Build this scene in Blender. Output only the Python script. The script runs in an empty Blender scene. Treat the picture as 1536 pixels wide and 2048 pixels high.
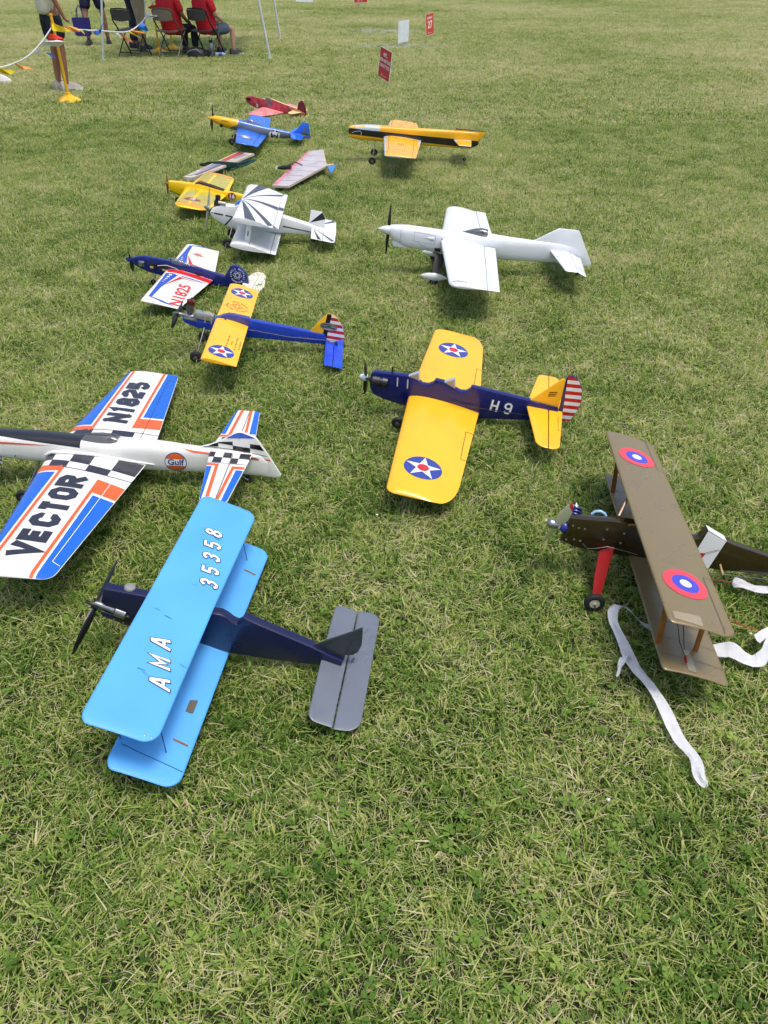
import bpy, bmesh, math, random
import numpy as np
from mathutils import Vector, Matrix
from math import sin, cos, pi, sqrt, radians as rad

S = bpy.context.scene
COL = S.collection
random.seed(7)

# ---------------------------------------------------------------- camera
cd = bpy.data.cameras.new('camera')
cam = bpy.data.objects.new('camera', cd)
COL.objects.link(cam)
cam.location = (0, 0, 1.5)
cam.rotation_euler = (rad(90 - 36.2), 0, 0)
cd.sensor_fit = 'VERTICAL'
cd.sensor_height = 36
cd.lens = 36 * 1540 / 2048
cd.clip_start = .02
cd.clip_end = 2000
S.camera = cam
S.render.resolution_x, S.render.resolution_y = 768, 1024

# ---------------------------------------------------------------- sky, sun, exposure
SUN_EL, SUN_AZ = 74, 130          # degrees; azimuth from +Y towards +X
w = bpy.data.worlds.new('World')
S.world = w
w.use_nodes = True
nt = w.node_tree
sky = nt.nodes.new('ShaderNodeTexSky')
sky.sky_type = 'NISHITA'
sky.sun_disc = False
sky.sun_elevation = rad(SUN_EL)
sky.sun_rotation = rad(SUN_AZ)
sky.air_density = 1.0
sky.dust_density = 4.0
sky.ozone_density = 1.0
bg = nt.nodes['Background']
bg.inputs['Strength'].default_value = .17
nt.links.new(sky.outputs[0], bg.inputs[0])
sl = bpy.data.lights.new('sun', 'SUN')
sl.energy = 1.8
sl.angle = rad(15)
sl.color = (1, .95, .87)
so = bpy.data.objects.new('sun', sl)
COL.objects.link(so)
_d = Vector((sin(rad(SUN_AZ)) * cos(rad(SUN_EL)), cos(rad(SUN_AZ)) * cos(rad(SUN_EL)), sin(rad(SUN_EL))))
so.rotation_euler = _d.to_track_quat('Z', 'Y').to_euler()
so.location = (6, 14, 20)
S.view_settings.view_transform = 'Standard'
S.view_settings.look = 'None'
S.view_settings.exposure = 0.24
S.view_settings.gamma = 1
S.view_settings.use_curve_mapping = False
S.cycles.max_bounces = 4
S.cycles.glossy_bounces = 2
S.cycles.transparent_max_bounces = 6
S.cycles.diffuse_bounces = 2
S.cycles.transmission_bounces = 3
S.cycles.use_adaptive_sampling = True
S.cycles.adaptive_threshold = .035
S.cycles.adaptive_min_samples = 16


# ---------------------------------------------------------------- materials
def lin(c):
    return tuple((v / 255 / 12.92 if v / 255 <= .04045 else ((v / 255 + .055) / 1.055) ** 2.4) for v in c[:3])


MATS = {}


def mat(name, rgb, rough=.45, metal=0.0, coat=0.0, var=.08, scale=14.0, bump=0.0, bscale=120.0, alpha=1.0, trans=0.0, detail=5):
    """Procedural material: base colour broken up by two noises, uneven gloss, optional relief."""
    if name in MATS:
        return MATS[name]
    m = bpy.data.materials.new(name)
    m.use_nodes = True
    n, l = m.node_tree.nodes, m.node_tree.links
    b = n['Principled BSDF']
    tc = n.new('ShaderNodeTexCoord')
    nz = n.new('ShaderNodeTexNoise')
    nz.inputs['Scale'].default_value = scale
    nz.inputs['Detail'].default_value = detail
    l.new(tc.outputs['Object'], nz.inputs['Vector'])
    mr = n.new('ShaderNodeMapRange')
    mr.inputs[1].default_value, mr.inputs[2].default_value = .3, .7
    mr.inputs[3].default_value, mr.inputs[4].default_value = 1 - var, 1 + var
    l.new(nz.outputs[0], mr.inputs[0])
    mx = n.new('ShaderNodeVectorMath')
    mx.operation = 'SCALE'
    mx.inputs[0].default_value = lin(rgb)
    l.new(mr.outputs[0], mx.inputs['Scale'])
    l.new(mx.outputs[0], b.inputs['Base Color'])
    rr = n.new('ShaderNodeMapRange')
    rr.inputs[1].default_value, rr.inputs[2].default_value = .3, .7
    rr.inputs[3].default_value, rr.inputs[4].default_value = rough * .8, min(1, rough * 1.25)
    l.new(nz.outputs[0], rr.inputs[0])
    l.new(rr.outputs[0], b.inputs['Roughness'])
    b.inputs['Metallic'].default_value = metal
    b.inputs['Coat Weight'].default_value = coat
    b.inputs['Coat Roughness'].default_value = .12
    b.inputs['Alpha'].default_value = alpha
    b.inputs['Transmission Weight'].default_value = trans
    if bump:
        n2 = n.new('ShaderNodeTexNoise')
        n2.inputs['Scale'].default_value = bscale
        l.new(tc.outputs['Object'], n2.inputs['Vector'])
        bp = n.new('ShaderNodeBump')
        bp.inputs['Strength'].default_value = bump
        bp.inputs['Distance'].default_value = .002
        l.new(n2.outputs[0], bp.inputs['Height'])
        l.new(bp.outputs[0], b.inputs['Normal'])
    MATS[name] = m
    return m


def paint(name, rgb, rough=.32, var=.05):
    return mat(name, rgb, rough, coat=.3, var=var, scale=9, bump=.10, bscale=26)


def zone_mat(name, base, zones, rough=.32):
    """Paint scheme by the part's own coordinates: each zone = ([(ax, ay, az, c), ...] all > 0, colour)."""
    m = paint(name, base, rough)
    n, l = m.node_tree.nodes, m.node_tree.links
    b = n['Principled BSDF']
    scale_node = b.inputs['Base Color'].links[0].from_node
    tc = [q for q in n if q.type == 'TEX_COORD'][0]
    prev = None
    for conds, colr in zones:
        acc = None
        for ax, ay, az, c in conds:
            d = n.new('ShaderNodeVectorMath')
            d.operation = 'DOT_PRODUCT'
            d.inputs[1].default_value = (ax, ay, az)
            l.new(tc.outputs['Object'], d.inputs[0])
            g = n.new('ShaderNodeMath')
            g.operation = 'GREATER_THAN'
            g.inputs[1].default_value = -c
            l.new(d.outputs['Value'], g.inputs[0])
            if acc is None:
                acc = g.outputs[0]
            else:
                mu = n.new('ShaderNodeMath')
                mu.operation = 'MULTIPLY'
                l.new(acc, mu.inputs[0])
                l.new(g.outputs[0], mu.inputs[1])
                acc = mu.outputs[0]
        mix = n.new('ShaderNodeMix')
        mix.data_type = 'RGBA'
        mix.inputs['A'].default_value = (*lin(base), 1)
        mix.inputs['B'].default_value = (*lin(colr), 1)
        if prev is not None:
            l.new(prev, mix.inputs['A'])
        l.new(acc, mix.inputs['Factor'])
        prev = mix.outputs['Result']
    l.new(prev, scale_node.inputs[0])
    return m


# ---------------------------------------------------------------- mesh helpers
def finish(bm, name, material, parent=None, smooth=40):
    me = bpy.data.meshes.new(name)
    bm.to_mesh(me)
    bm.free()
    if smooth:
        for p in me.polygons:
            p.use_smooth = True
        me.set_sharp_from_angle(angle=rad(smooth))
    if material:
        me.materials.append(material)
    o = bpy.data.objects.new(name, me)
    COL.objects.link(o)
    if parent:
        o.parent = parent
    return o


def tag(o, label, cat, group=None, kind=None):
    if label:
        o['label'] = label
    if cat:
        o['category'] = cat
    if group:
        o['group'] = group
    if kind:
        o['kind'] = kind
    return o


def empty(name, loc, rz=0.0):
    o = bpy.data.objects.new(name, None)
    o.empty_display_size = .1
    COL.objects.link(o)
    o.location = loc
    o.rotation_euler = (0, 0, rz)
    return o


def b_prism(bm, outline, axis, a, b, bevel=.002, seg=2):
    """Extrude a closed 2D outline along an axis ('x','y','z'); outline in the two other axes, in order."""
    def P(p, h):
        if axis == 'y':
            return (p[0], h, p[1])
        if axis == 'z':
            return (p[0], p[1], h)
        return (h, p[0], p[1])
    n = len(outline)
    A = [bm.verts.new(P(p, a)) for p in outline]
    B = [bm.verts.new(P(p, b)) for p in outline]
    fa = bm.faces.new(A)
    fb = bm.faces.new(list(reversed(B)))
    sides = [bm.faces.new((A[i], B[i], B[(i + 1) % n], A[(i + 1) % n])) for i in range(n)]
    bmesh.ops.recalc_face_normals(bm, faces=[fa, fb] + sides)
    if bevel:
        ed = list(set(fa.edges) | set(fb.edges))
        r = bmesh.ops.bevel(bm, geom=ed, offset=bevel, segments=seg, affect='EDGES', clamp_overlap=True, profile=.5)
    big = [f for f in bm.faces if len(f.verts) > 4]
    if big:
        bmesh.ops.triangulate(bm, faces=big)


def prism(outline, axis, a, b, bevel=.002):
    bm = bmesh.new()
    b_prism(bm, outline, axis, a, b, bevel)
    return bm


def b_box(bm, c, s, bevel=.001, M=None):
    r = bmesh.ops.create_cube(bm, size=1)
    vs = r['verts']
    for v in vs:
        v.co = Vector((v.co.x * s[0], v.co.y * s[1], v.co.z * s[2]))
    if bevel:
        ed = list({e for v in vs for e in v.link_edges})
        rr = bmesh.ops.bevel(bm, geom=ed, offset=bevel, segments=2, affect='EDGES', clamp_overlap=True, profile=.5)
        vs = list(set(rr['verts']) | {v for v in vs if v.is_valid})
    T = Matrix.Translation(c) @ (M.to_4x4() if M is not None else Matrix())
    for v in vs:
        v.co = T @ v.co


def box(c, s, bevel=.001, M=None):
    bm = bmesh.new()
    b_box(bm, c, s, bevel, M)
    return bm


def b_lathe(bm, p0, axis, prof, n=20):
    """prof: (distance along axis, radius)"""
    ax = Vector(axis).normalized()
    u = ax.orthogonal().normalized()
    v = ax.cross(u)
    p0 = Vector(p0)
    rings = []
    for d, r in prof:
        if r < 1e-5:
            rings.append([bm.verts.new(p0 + ax * d)])
        else:
            rings.append([bm.verts.new(p0 + ax * d + (u * cos(2 * pi * i / n) + v * sin(2 * pi * i / n)) * r) for i in range(n)])
    for A, B in zip(rings, rings[1:]):
        for i in range(n):
            j = (i + 1) % n
            if len(A) == 1 and len(B) == 1:
                continue
            if len(A) == 1:
                bm.faces.new((A[0], B[j], B[i]))
            elif len(B) == 1:
                bm.faces.new((A[i], A[j], B[0]))
            else:
                bm.faces.new((A[i], A[j], B[j], B[i]))
    for r_, fl in ((rings[0], True), (rings[-1], False)):
        if len(r_) > 1:
            bm.faces.new(list(reversed(r_)) if fl else r_)


def lathe(p0, axis, prof, n=20):
    bm = bmesh.new()
    b_lathe(bm, p0, axis, prof, n)
    return bm


def b_tube(bm, pts, r, n=8):
    pts = [Vector(p) for p in pts]
    rings = []
    up = None
    for i, p in enumerate(pts):
        t = (pts[min(i + 1, len(pts) - 1)] - pts[max(i - 1, 0)]).normalized()
        if up is None:
            up = t.orthogonal().normalized()
        up = (up - t * up.dot(t))
        up = up.normalized() if up.length > 1e-6 else t.orthogonal().normalized()
        v = t.cross(up)
        rr = r[i] if isinstance(r, (list, tuple)) else r
        rings.append([bm.verts.new(p + (up * cos(2 * pi * k / n) + v * sin(2 * pi * k / n)) * rr) for k in range(n)])
    for A, B in zip(rings, rings[1:]):
        for i in range(n):
            j = (i + 1) % n
            bm.faces.new((A[i], A[j], B[j], B[i]))
    bm.faces.new(list(reversed(rings[0])))
    bm.faces.new(rings[-1])


def tube(pts, r, n=8):
    bm = bmesh.new()
    b_tube(bm, pts, r, n)
    return bm


def b_loft(bm, rings, cap=True):
    R_ = [[bm.verts.new(p) for p in r] for r in rings]
    n = len(R_[0])
    for A, B in zip(R_, R_[1:]):
        for i in range(n):
            j = (i + 1) % n
            bm.faces.new((A[i], A[j], B[j], B[i]))
    if cap:
        bm.faces.new(list(reversed(R_[0])))
        bm.faces.new(R_[-1])
    bmesh.ops.recalc_face_normals(bm, faces=bm.faces)


def loft(rings, cap=True):
    bm = bmesh.new()
    b_loft(bm, rings, cap)
    return bm


# ---------------------------------------------------------------- 2D shapes for markings
def circle2(c, r, n=36, ry=None):
    ry = r if ry is None else ry
    return [(c[0] + r * cos(2 * pi * i / n), c[1] + ry * sin(2 * pi * i / n)) for i in range(n)]


def star2(c, r, rot=0.0, inner=.382):
    return [(c[0] + (r if i % 2 == 0 else r * inner) * cos(rot + pi * i / 5), c[1] + (r if i % 2 == 0 else r * inner) * sin(rot + pi * i / 5)) for i in range(10)]


def clip(poly, a, b, c):
    """keep a*x+b*y+c >= 0"""
    out = []
    for i in range(len(poly)):
        p, q = poly[i], poly[(i + 1) % len(poly)]
        dp, dq = a * p[0] + b * p[1] + c, a * q[0] + b * q[1] + c
        if dp >= 0:
            out.append(p)
        if (dp > 0 > dq) or (dp < 0 < dq):
            t = dp / (dp - dq)
            out.append((p[0] + (q[0] - p[0]) * t, p[1] + (q[1] - p[1]) * t))
    return out


def strip2(pts, wd, closed=False):
    """polyline -> mitred quads"""
    n = len(pts)
    P = [Vector(p) for p in pts]
    L, R_ = [], []
    for i in range(n):
        if closed:
            a, b = P[i - 1], P[(i + 1) % n]
            d0, d1 = (P[i] - a).normalized(), (b - P[i]).normalized()
        else:
            d0 = (P[i] - P[i - 1]).normalized() if i else (P[1] - P[0]).normalized()
            d1 = (P[i + 1] - P[i]).normalized() if i < n - 1 else d0
        n0, n1 = Vector((-d0.y, d0.x)), Vector((-d1.y, d1.x))
        m = (n0 + n1)
        m = m.normalized() if m.length > 1e-6 else n0
        k = 1 / max(.45, m.dot(n0))
        L.append(P[i] + m * wd / 2 * k)
        R_.append(P[i] - m * wd / 2 * k)
    out = []
    for i in range(n if closed else n - 1):
        j = (i + 1) % n
        out.append([tuple(R_[i]), tuple(R_[j]), tuple(L[j]), tuple(L[i])])
    return out


_c = .3
_OCT = [(_c, 0), (1 - _c, 0), (1, _c * .7), (1, 1 - _c * .7), (1 - _c, 1), (_c, 1), (0, 1 - _c * .7), (0, _c * .7)]
_HI = [(_c, .46), (1 - _c, .46), (1, .6), (1, .85), (1 - _c, 1), (_c, 1), (0, .85), (0, .6)]
_LO = [(_c, 0), (1 - _c, 0), (1, .15), (1, .4), (1 - _c, .54), (_c, .54), (0, .4), (0, .15)]
GLY = {
    'V': [[(0, 1), (.5, 0), (1, 1)]],
    'E': [[(1, 1), (0, 1), (0, 0), (1, 0)], [(0, .5), (.85, .5)]],
    'C': [[(1, .68), (1, .8), (1 - _c, 1), (_c, 1), (0, .8), (0, .2), (_c, 0), (1 - _c, 0), (1, .2), (1, .32)]],
    'T': [[(0, 1), (1, 1)], [(.5, 1), (.5, 0)]],
    'O': [_OCT + ['c']],
    'R': [[(0, 0), (0, 1), (1 - _c, 1), (1, .85), (1, .6), (1 - _c, .45), (0, .45)], [(.45, .45), (1, 0)]],
    'N': [[(0, 0), (0, 1)], [(0, 1), (1, 0)], [(1, 0), (1, 1)]],
    '1': [[(.1, .78), (.55, 1), (.55, 0)]],
    '8': [[(.5, .52), (.12, .66), (.10, .84), (.32, 1), (.68, 1), (.90, .84), (.88, .66), 'c'], [(.5, .52), (.06, .38), (.0, .16), (.30, 0), (.70, 0), (1, .16), (.94, .38), 'c']],
    '2': [[(0, .72), (0, .82), (_c, 1), (1 - _c, 1), (1, .82), (1, .62), (0, .22), (0, 0), (1, 0)]],
    '5': [[(1, 1), (0, 1), (0, .56), (1 - _c, .58), (1, .42), (1, .18), (1 - _c, 0), (_c, 0), (0, .18)]],
    '3': [[(0, .82), (_c, 1), (1 - _c, 1), (1, .82), (1, .65), (.72, .52), (1, .38), (1, .18), (1 - _c, 0), (_c, 0), (0, .18)], [(.35, .52), (.72, .52)]],
    'A': [[(0, 0), (.42, 1), (.58, 1), (1, 0)], [(.18, .3), (.82, .3)]],
    'M': [[(0, 0), (0, 1), (.5, .3), (1, 1), (1, 0)]],
    'H': [[(0, 0), (0, 1)], [(1, 0), (1, 1)], [(0, .5), (1, .5)]],
    '9': [_HI + ['c'], [(1, .62), (1, .18), (1 - _c, 0), (_c, 0), (0, .16)]],
    '6': [_LO + ['c'], [(0, .38), (0, .82), (_c, 1), (1 - _c, 1), (1, .84)]],
    '7': [[(0, 1), (1, 1), (.35, 0)]],
}


def stroke_text(txt, org, d, up, h, wl, t, gap, grow=0.0):
    """block lettering: polygons in the 2D plane, with a layer number for overlapping strokes"""
    out = []
    d, up = Vector(d), Vector(up)
    x = 0.0
    for ch in txt:
        if ch == ' ':
            x += wl * .6
            continue
        W = wl if ch != '1' else wl * .8
        for k, pl in enumerate(GLY[ch]):
            closed = pl[-1] == 'c'
            pts = [(t / 2 + p[0] * (W - t), t / 2 + p[1] * (h - t)) for p in (pl[:-1] if closed else pl)]
            if not closed and grow:
                a, b = Vector(pts[0]), Vector(pts[1])
                pts[0] = tuple(a + (a - b).normalized() * grow)
                a, b = Vector(pts[-1]), Vector(pts[-2])
                pts[-1] = tuple(a + (a - b).normalized() * grow)
            if not closed and ch in 'VNATHEMR172':          # square ends reach the cap line
                for e, f in ((0, 1), (-1, -2)):
                    a, b = Vector(pts[e]), Vector(pts[f])
                    if abs(pl[e][1] - .5) > .45 and abs((a - b).normalized().y) > .3:
                        pts[e] = tuple(a + (a - b).normalized() * t / 2)
            for q in strip2(pts, t + 2 * grow, closed):
                out.append(([tuple(Vector(org) + d * (x + p[0]) + up * p[1]) for p in q], k))
        x += W + gap
    return out


def font_text(txt, size, offset=0.0, align='CENTER', shear=0.0):
    """built-in vector font -> list of 2D polygons"""
    cu = bpy.data.curves.new('t', 'FONT')
    cu.body, cu.size, cu.offset, cu.align_x, cu.shear = txt, size, offset, align, shear
    cu.resolution_u = 3
    o = bpy.data.objects.new('t', cu)
    COL.objects.link(o)
    bpy.context.view_layer.update()
    me = bpy.data.meshes.new_from_object(o.evaluated_get(bpy.context.evaluated_depsgraph_get()))
    polys = [[tuple(me.vertices[i].co[:2]) for i in p.vertices] for p in me.polygons]
    bpy.data.objects.remove(o)
    bpy.data.meshes.remove(me)
    bpy.data.curves.remove(cu)
    return polys


def place2(polys, org, d, up):
    return [[(org[0] + d[0] * p[0] + up[0] * p[1], org[1] + d[1] * p[0] + up[1] * p[1]) for p in q] for q in polys]


def ring_text(txt, c, r, size, a0, a1, d, up, offset=0.0, flip=False):
    """text set round a circle from angle a0 to a1 (degrees, measured in the d/up frame)"""
    out = []
    n = len(txt)
    for i, ch in enumerate(txt):
        if ch == ' ':
            continue
        a = rad(a0 + (a1 - a0) * i / max(1, n - 1))
        t = (sin(a), -cos(a)) if not flip else (-sin(a), cos(a))
        u = (cos(a), sin(a)) if not flip else (-cos(a), -sin(a))
        for q in font_text(ch, size, offset):
            pq = [(cos(a) * r + t[0] * p[0] + u[0] * p[1], sin(a) * r + t[1] * p[0] + u[1] * p[1]) for p in q]
            out.append([(c[0] + d[0] * p[0] + up[0] * p[1], c[1] + d[1] * p[0] + up[1] * p[1]) for p in pq])
    return out


# ---------------------------------------------------------------- model aeroplanes
class Model:
    def __init__(s, name, pose, label, group='model airplanes parked on the grass', cat='model airplane'):
        X, Y, Z, yaw, pit, rol = pose
        s.root = empty(name, (X, Y, 0), rad(yaw))
        tag(s.root, label, cat, group)
        s.M = Matrix.Translation((0, 0, Z)) @ Matrix.Rotation(-rad(pit), 4, 'Y') @ Matrix.Rotation(rad(rol), 4, 'X')

    def add(s, name, bm, material, parent=None, smooth=40, label=None):
        o = finish(bm, name, material, parent or s.root, smooth)
        if parent is None:
            o.matrix_local = s.M
        if label:
            o['label'] = label
        return o

    def gz(s, x, y, h):
        """local z of the point above (x, y) that stands h over the ground"""
        r = s.M
        return (h - r[2][3] - r[2][0] * x - r[2][1] * y) / r[2][2]

    def flat(s, name, polys, axis, h, material, parent, lift=.0006):
        """flat marking on a plane axis = h (sign of lift follows h)"""
        bm = bmesh.new()
        for q in polys:
            k = 0
            if isinstance(q, tuple) and isinstance(q[1], int):
                q, k = q
            e = (h + (lift + k * .00015) * (1 if h >= 0 else -1))
            vs = [bm.verts.new((p[0], e, p[1]) if axis == 'y' else (p[0], p[1], e)) for p in q]
            bm.faces.new(vs)
        bmesh.ops.triangulate(bm, faces=[f for f in bm.faces if len(f.verts) > 4])
        bmesh.ops.recalc_face_normals(bm, faces=bm.faces)
        return s.add(name, bm, material, parent, smooth=0)

    def wheel(s, c, r, wd, tyre=None, hub=None, name='wheel', axis=(0, 1, 0), hr=.4):
        tyre = tyre or mat('rubber black', (24, 24, 25), .7, bump=.2)
        hub = hub or mat('wheel hub grey', (84, 84, 84), .45)
        p = Vector(c)
        ax = Vector(axis)
        pr = [(-wd * .32, r * .38)] + [(wd / 2 * sin(a), r - wd / 2 + wd / 2 * cos(a)) for a in [-1.75 + 3.5 * i / 8 for i in range(9)]] + [(wd * .32, r * .38)]
        o = s.add(name, lathe(p, ax, pr, 24), tyre)
        s.add('hub', lathe(p, ax, [(-wd * .42, r * .15), (-wd * .4, r * hr), (wd * .4, r * hr), (wd * .42, r * .15), (wd * .6, r * .12)], 16), hub, o)
        return o

    def prop(s, c, R_, ang, chord, material, tip=None, tipf=.0, nb=2, hub=.012, name='propeller'):
        """two- or four-bladed propeller turning about the local x axis"""
        bm = bmesh.new()
        tips = []
        for b in range(nb):
            a0 = rad(ang) + 2 * pi * b / nb
            D = Vector((0, cos(a0), sin(a0)))
            Tn = Vector((0, -sin(a0), cos(a0)))
            rings, tr = [], []
            for i in range(9):
                f = i / 8
                rr = hub * .3 + (R_ - hub * .3) * f
                ch = chord * (.55 + 1.6 * f - 1.5 * f * f) * (1 if f < .95 else .6)
                tw = rad(62 - 44 * f)
                e1 = Tn * cos(tw) + Vector((1, 0, 0)) * sin(tw)
                e2 = Tn * -sin(tw) + Vector((1, 0, 0)) * cos(tw)
                th = ch * (.16 - .08 * f)
                ring = [Vector(c) + D * rr + e1 * (ch / 2 * cos(q)) + e2 * (th * sin(q)) for q in [2 * pi * k / 10 for k in range(10)]]
                (tr if (tip and f > 1 - tipf) else rings).append(ring)
                if tip and f > 1 - tipf and len(tr) == 1:
                    rings.append(ring)
            b_loft(bm, rings)
            if tip and len(tr) > 1:
                tips.append(loft(tr))
        b_lathe(bm, Vector(c) - Vector((.008, 0, 0)), (1, 0, 0), [(0, hub), (.016, hub)], 16)
        o = s.add(name, bm, material)
        for q in tips:
            s.add('blade_tip', q, tip, o)
        return o


def naca(u):
    return 5 * (.2969 * sqrt(max(u, 0)) - .126 * u - .3516 * u * u + .2843 * u ** 3 - .1036 * u ** 4)


class Wing:
    def __init__(s, b, xl, xt, rl=(.02, .02), rt=(.02, .02), t=.12, z=(0, 0), inc=0.0, camber=0.0, sheet=None, tipround=True, y0=None, low=.85):
        s.b, s.xl_, s.xt_, s.rl, s.rt, s.t, s.z, s.inc, s.cam, s.sheet, s.tr, s.y0, s.low = b, xl, xt, rl, rt, t, z, inc, camber, sheet, tipround, y0, low

    def _cut(s, y, r):
        a = abs(y)
        if a <= s.b - r[1] or r[1] <= 0:
            return 0.0
        q = min(1, (a - (s.b - r[1])) / r[1])
        return r[0] * (1 - sqrt(max(0, 1 - q * q)))

    def xl(s, y):
        f = abs(y) / s.b
        return s.xl_[0] + (s.xl_[1] - s.xl_[0]) * f - s._cut(y, s.rl)

    def xt(s, y):
        f = abs(y) / s.b
        return s.xt_[0] + (s.xt_[1] - s.xt_[0]) * f + s._cut(y, s.rt)

    def half(s, u, y):
        c = s.xl(y) - s.xt(y)
        if s.sheet:
            e = min(u, 1 - u) * c / (s.sheet * .6)
            h = s.sheet / 2 * (sqrt(max(0, 1 - (1 - min(1, e)) ** 2)) * .85 + .15)
        else:
            h = s.t * c * naca(u)
        if s.tr:
            e = .025
            q = max(0, (abs(y) - (s.b - e)) / e)
            h *= max(.12, sqrt(max(0, 1 - q * q)))
        return h

    def mid(s, u, y):
        c = s.xl(y) - s.xt(y)
        f = abs(y) / s.b
        return s.z[0] + (s.z[1] - s.z[0]) * f - s.inc * u * c + s.cam * 4 * u * (1 - u) * c

    def top(s, x, y):
        y = max(-s.b, min(s.b, y))
        c = s.xl(y) - s.xt(y)
        u = min(1, max(0, (s.xl(y) - x) / max(c, 1e-6)))
        return s.mid(u, y) + s.half(u, y)

    def ys(s, n=10):
        r = max(s.rl[1], s.rt[1], .026 if s.tr else 0)
        inner = [(s.b - r) * i / n for i in range(n)]
        outer = [s.b - r + r * sin(pi / 2 * i / 9) for i in range(10)] if r > 0 else [s.b]
        h = inner + outer
        return h

    def mesh(s, side=0, y_in=0.0):
        """side 0: whole wing, +1 / -1: one half from y_in outwards"""
        h = s.ys()
        if side == 0:
            Y = [-v for v in reversed(h[1:])] + h
        else:
            Y = [side * max(v, y_in) for v in h if v > y_in or v == h[0]]
        N = 22
        us = [(1 - cos(pi * i / N)) / 2 for i in range(N + 1)]
        rings = []
        for y in Y:
            xl, xt = s.xl(y), s.xt(y)
            c = xl - xt
            up = [(xl - u * c, y, s.mid(u, y) + s.half(u, y)) for u in us]
            lo = [(xl - u * c, y, s.mid(u, y) - s.half(u, y) * s.low) for u in us]
            rings.append(list(reversed(up)) + lo[1:-1])
        return loft(rings)

    def outline(s, y0, y1, inset=.0015, n=24):
        Y = sorted(set([y0 + (y1 - y0) * i / n for i in range(n + 1)] + [q for q in ([v for v in s.ys()] + [-v for v in s.ys()]) if y0 < q < y1]))
        return [(s.xl(y) - inset, y) for y in Y] + [(s.xt(y) + inset, y) for y in reversed(Y)]

    def decal(s, model, name, polys, material, parent, lift=.0011, step=.007):
        bm = bmesh.new()
        lay = bm.verts.layers.float.new('k')
        for q in polys:
            k = 0
            if isinstance(q, tuple) and isinstance(q[1], int):
                q, k = q
            if len(q) < 3:
                continue
            vs = [bm.verts.new((p[0], p[1], 0)) for p in q]
            for v in vs:
                v[lay] = k
            try:
                bm.faces.new(vs)
            except ValueError:
                pass
        bmesh.ops.triangulate(bm, faces=[f for f in bm.faces if len(f.verts) > 4])
        if bm.verts:
            x0, x1 = min(v.co.x for v in bm.verts), max(v.co.x for v in bm.verts)
            i = math.floor(x0 / step) + 1
            while i * step < x1:
                bmesh.ops.bisect_plane(bm, geom=bm.verts[:] + bm.edges[:] + bm.faces[:], plane_co=(i * step, 0, 0), plane_no=(1, 0, 0), dist=1e-6)
                i += 1
            y0, y1 = min(v.co.y for v in bm.verts), max(v.co.y for v in bm.verts)
            i = math.floor(y0 / .04) + 1
            while i * .04 < y1:
                bmesh.ops.bisect_plane(bm, geom=bm.verts[:] + bm.edges[:] + bm.faces[:], plane_co=(0, i * .04, 0), plane_no=(0, 1, 0), dist=1e-6)
                i += 1
            if s.tr:
                for q in [s.b - .025 * (1 - sin(pi / 2 * k / 8)) for k in range(8)]:
                    for q2 in (q, -q):
                        if y0 < q2 < y1:
                            bmesh.ops.bisect_plane(bm, geom=bm.verts[:] + bm.edges[:] + bm.faces[:], plane_co=(0, q2, 0), plane_no=(0, 1, 0), dist=1e-6)
        for f in bm.faces:
            if f.normal.z < 0:
                f.normal_flip()
        for v in bm.verts:
            v.co.z = s.top(v.co.x, v.co.y) + lift + v[lay] * .00015
        return model.add(name, bm, material, parent, smooth=60)


class Fuse:
    """rounded fuselage: stations (x, z_top, z_bottom, half_width, squareness)"""
    def __init__(s, st):
        s.st = sorted(st, key=lambda q: -q[0])

    def at(s, x):
        st = s.st
        if x >= st[0][0]:
            return st[0][1:]
        for a, b in zip(st, st[1:]):
            if a[0] >= x >= b[0]:
                t = (a[0] - x) / max(1e-9, a[0] - b[0])
                return tuple(a[k] + (b[k] - a[k]) * t for k in range(1, 5))
        return st[-1][1:]

    def mesh(s, n=28):
        rings = []
        for x, zt, zb, hw, p in s.st:
            zc, hh = (zt + zb) / 2, (zt - zb) / 2
            r = []
            for i in range(n):
                a = 2 * pi * i / n
                ca, sa = cos(a), sin(a)
                r.append((x, hw * math.copysign(abs(ca) ** (2 / p), ca), zc + hh * math.copysign(abs(sa) ** (2 / p), sa)))
            rings.append(r)
        return loft(rings)

    def side(s, x, z):
        zt, zb, hw, p = s.at(x)
        zc, hh = (zt + zb) / 2, (zt - zb) / 2
        q = min(.999, abs((z - zc) / max(hh, 1e-6)))
        return hw * (1 - q ** p) ** (1 / p)

    def decal(s, model, name, polys, material, parent, sgn=1, lift=.001, step=.01):
        bm = bmesh.new()
        lay = bm.verts.layers.float.new('k')
        for q in polys:
            k = 0
            if isinstance(q, tuple) and isinstance(q[1], int):
                q, k = q
            if len(q) < 3:
                continue
            vs = [bm.verts.new((p[0], 0, p[1])) for p in q]
            for v in vs:
                v[lay] = k
            bm.faces.new(vs)
        bmesh.ops.triangulate(bm, faces=[f for f in bm.faces if len(f.verts) > 4])
        for axis, no in ((0, (1, 0, 0)), (2, (0, 0, 1))):
            st = step * 3 if axis == 0 else step
            x0, x1 = min(v.co[axis] for v in bm.verts), max(v.co[axis] for v in bm.verts)
            i = math.floor(x0 / st) + 1
            while i * st < x1:
                co = [0, 0, 0]
                co[axis] = i * st
                bmesh.ops.bisect_plane(bm, geom=bm.verts[:] + bm.edges[:] + bm.faces[:], plane_co=co, plane_no=no, dist=1e-6)
                i += 1
        for v in bm.verts:
            v.co.y = sgn * (s.side(v.co.x, v.co.z) + lift + v[lay] * .00015)
        bmesh.ops.recalc_face_normals(bm, faces=bm.faces)
        return model.add(name, bm, material, parent, smooth=60)


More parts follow.
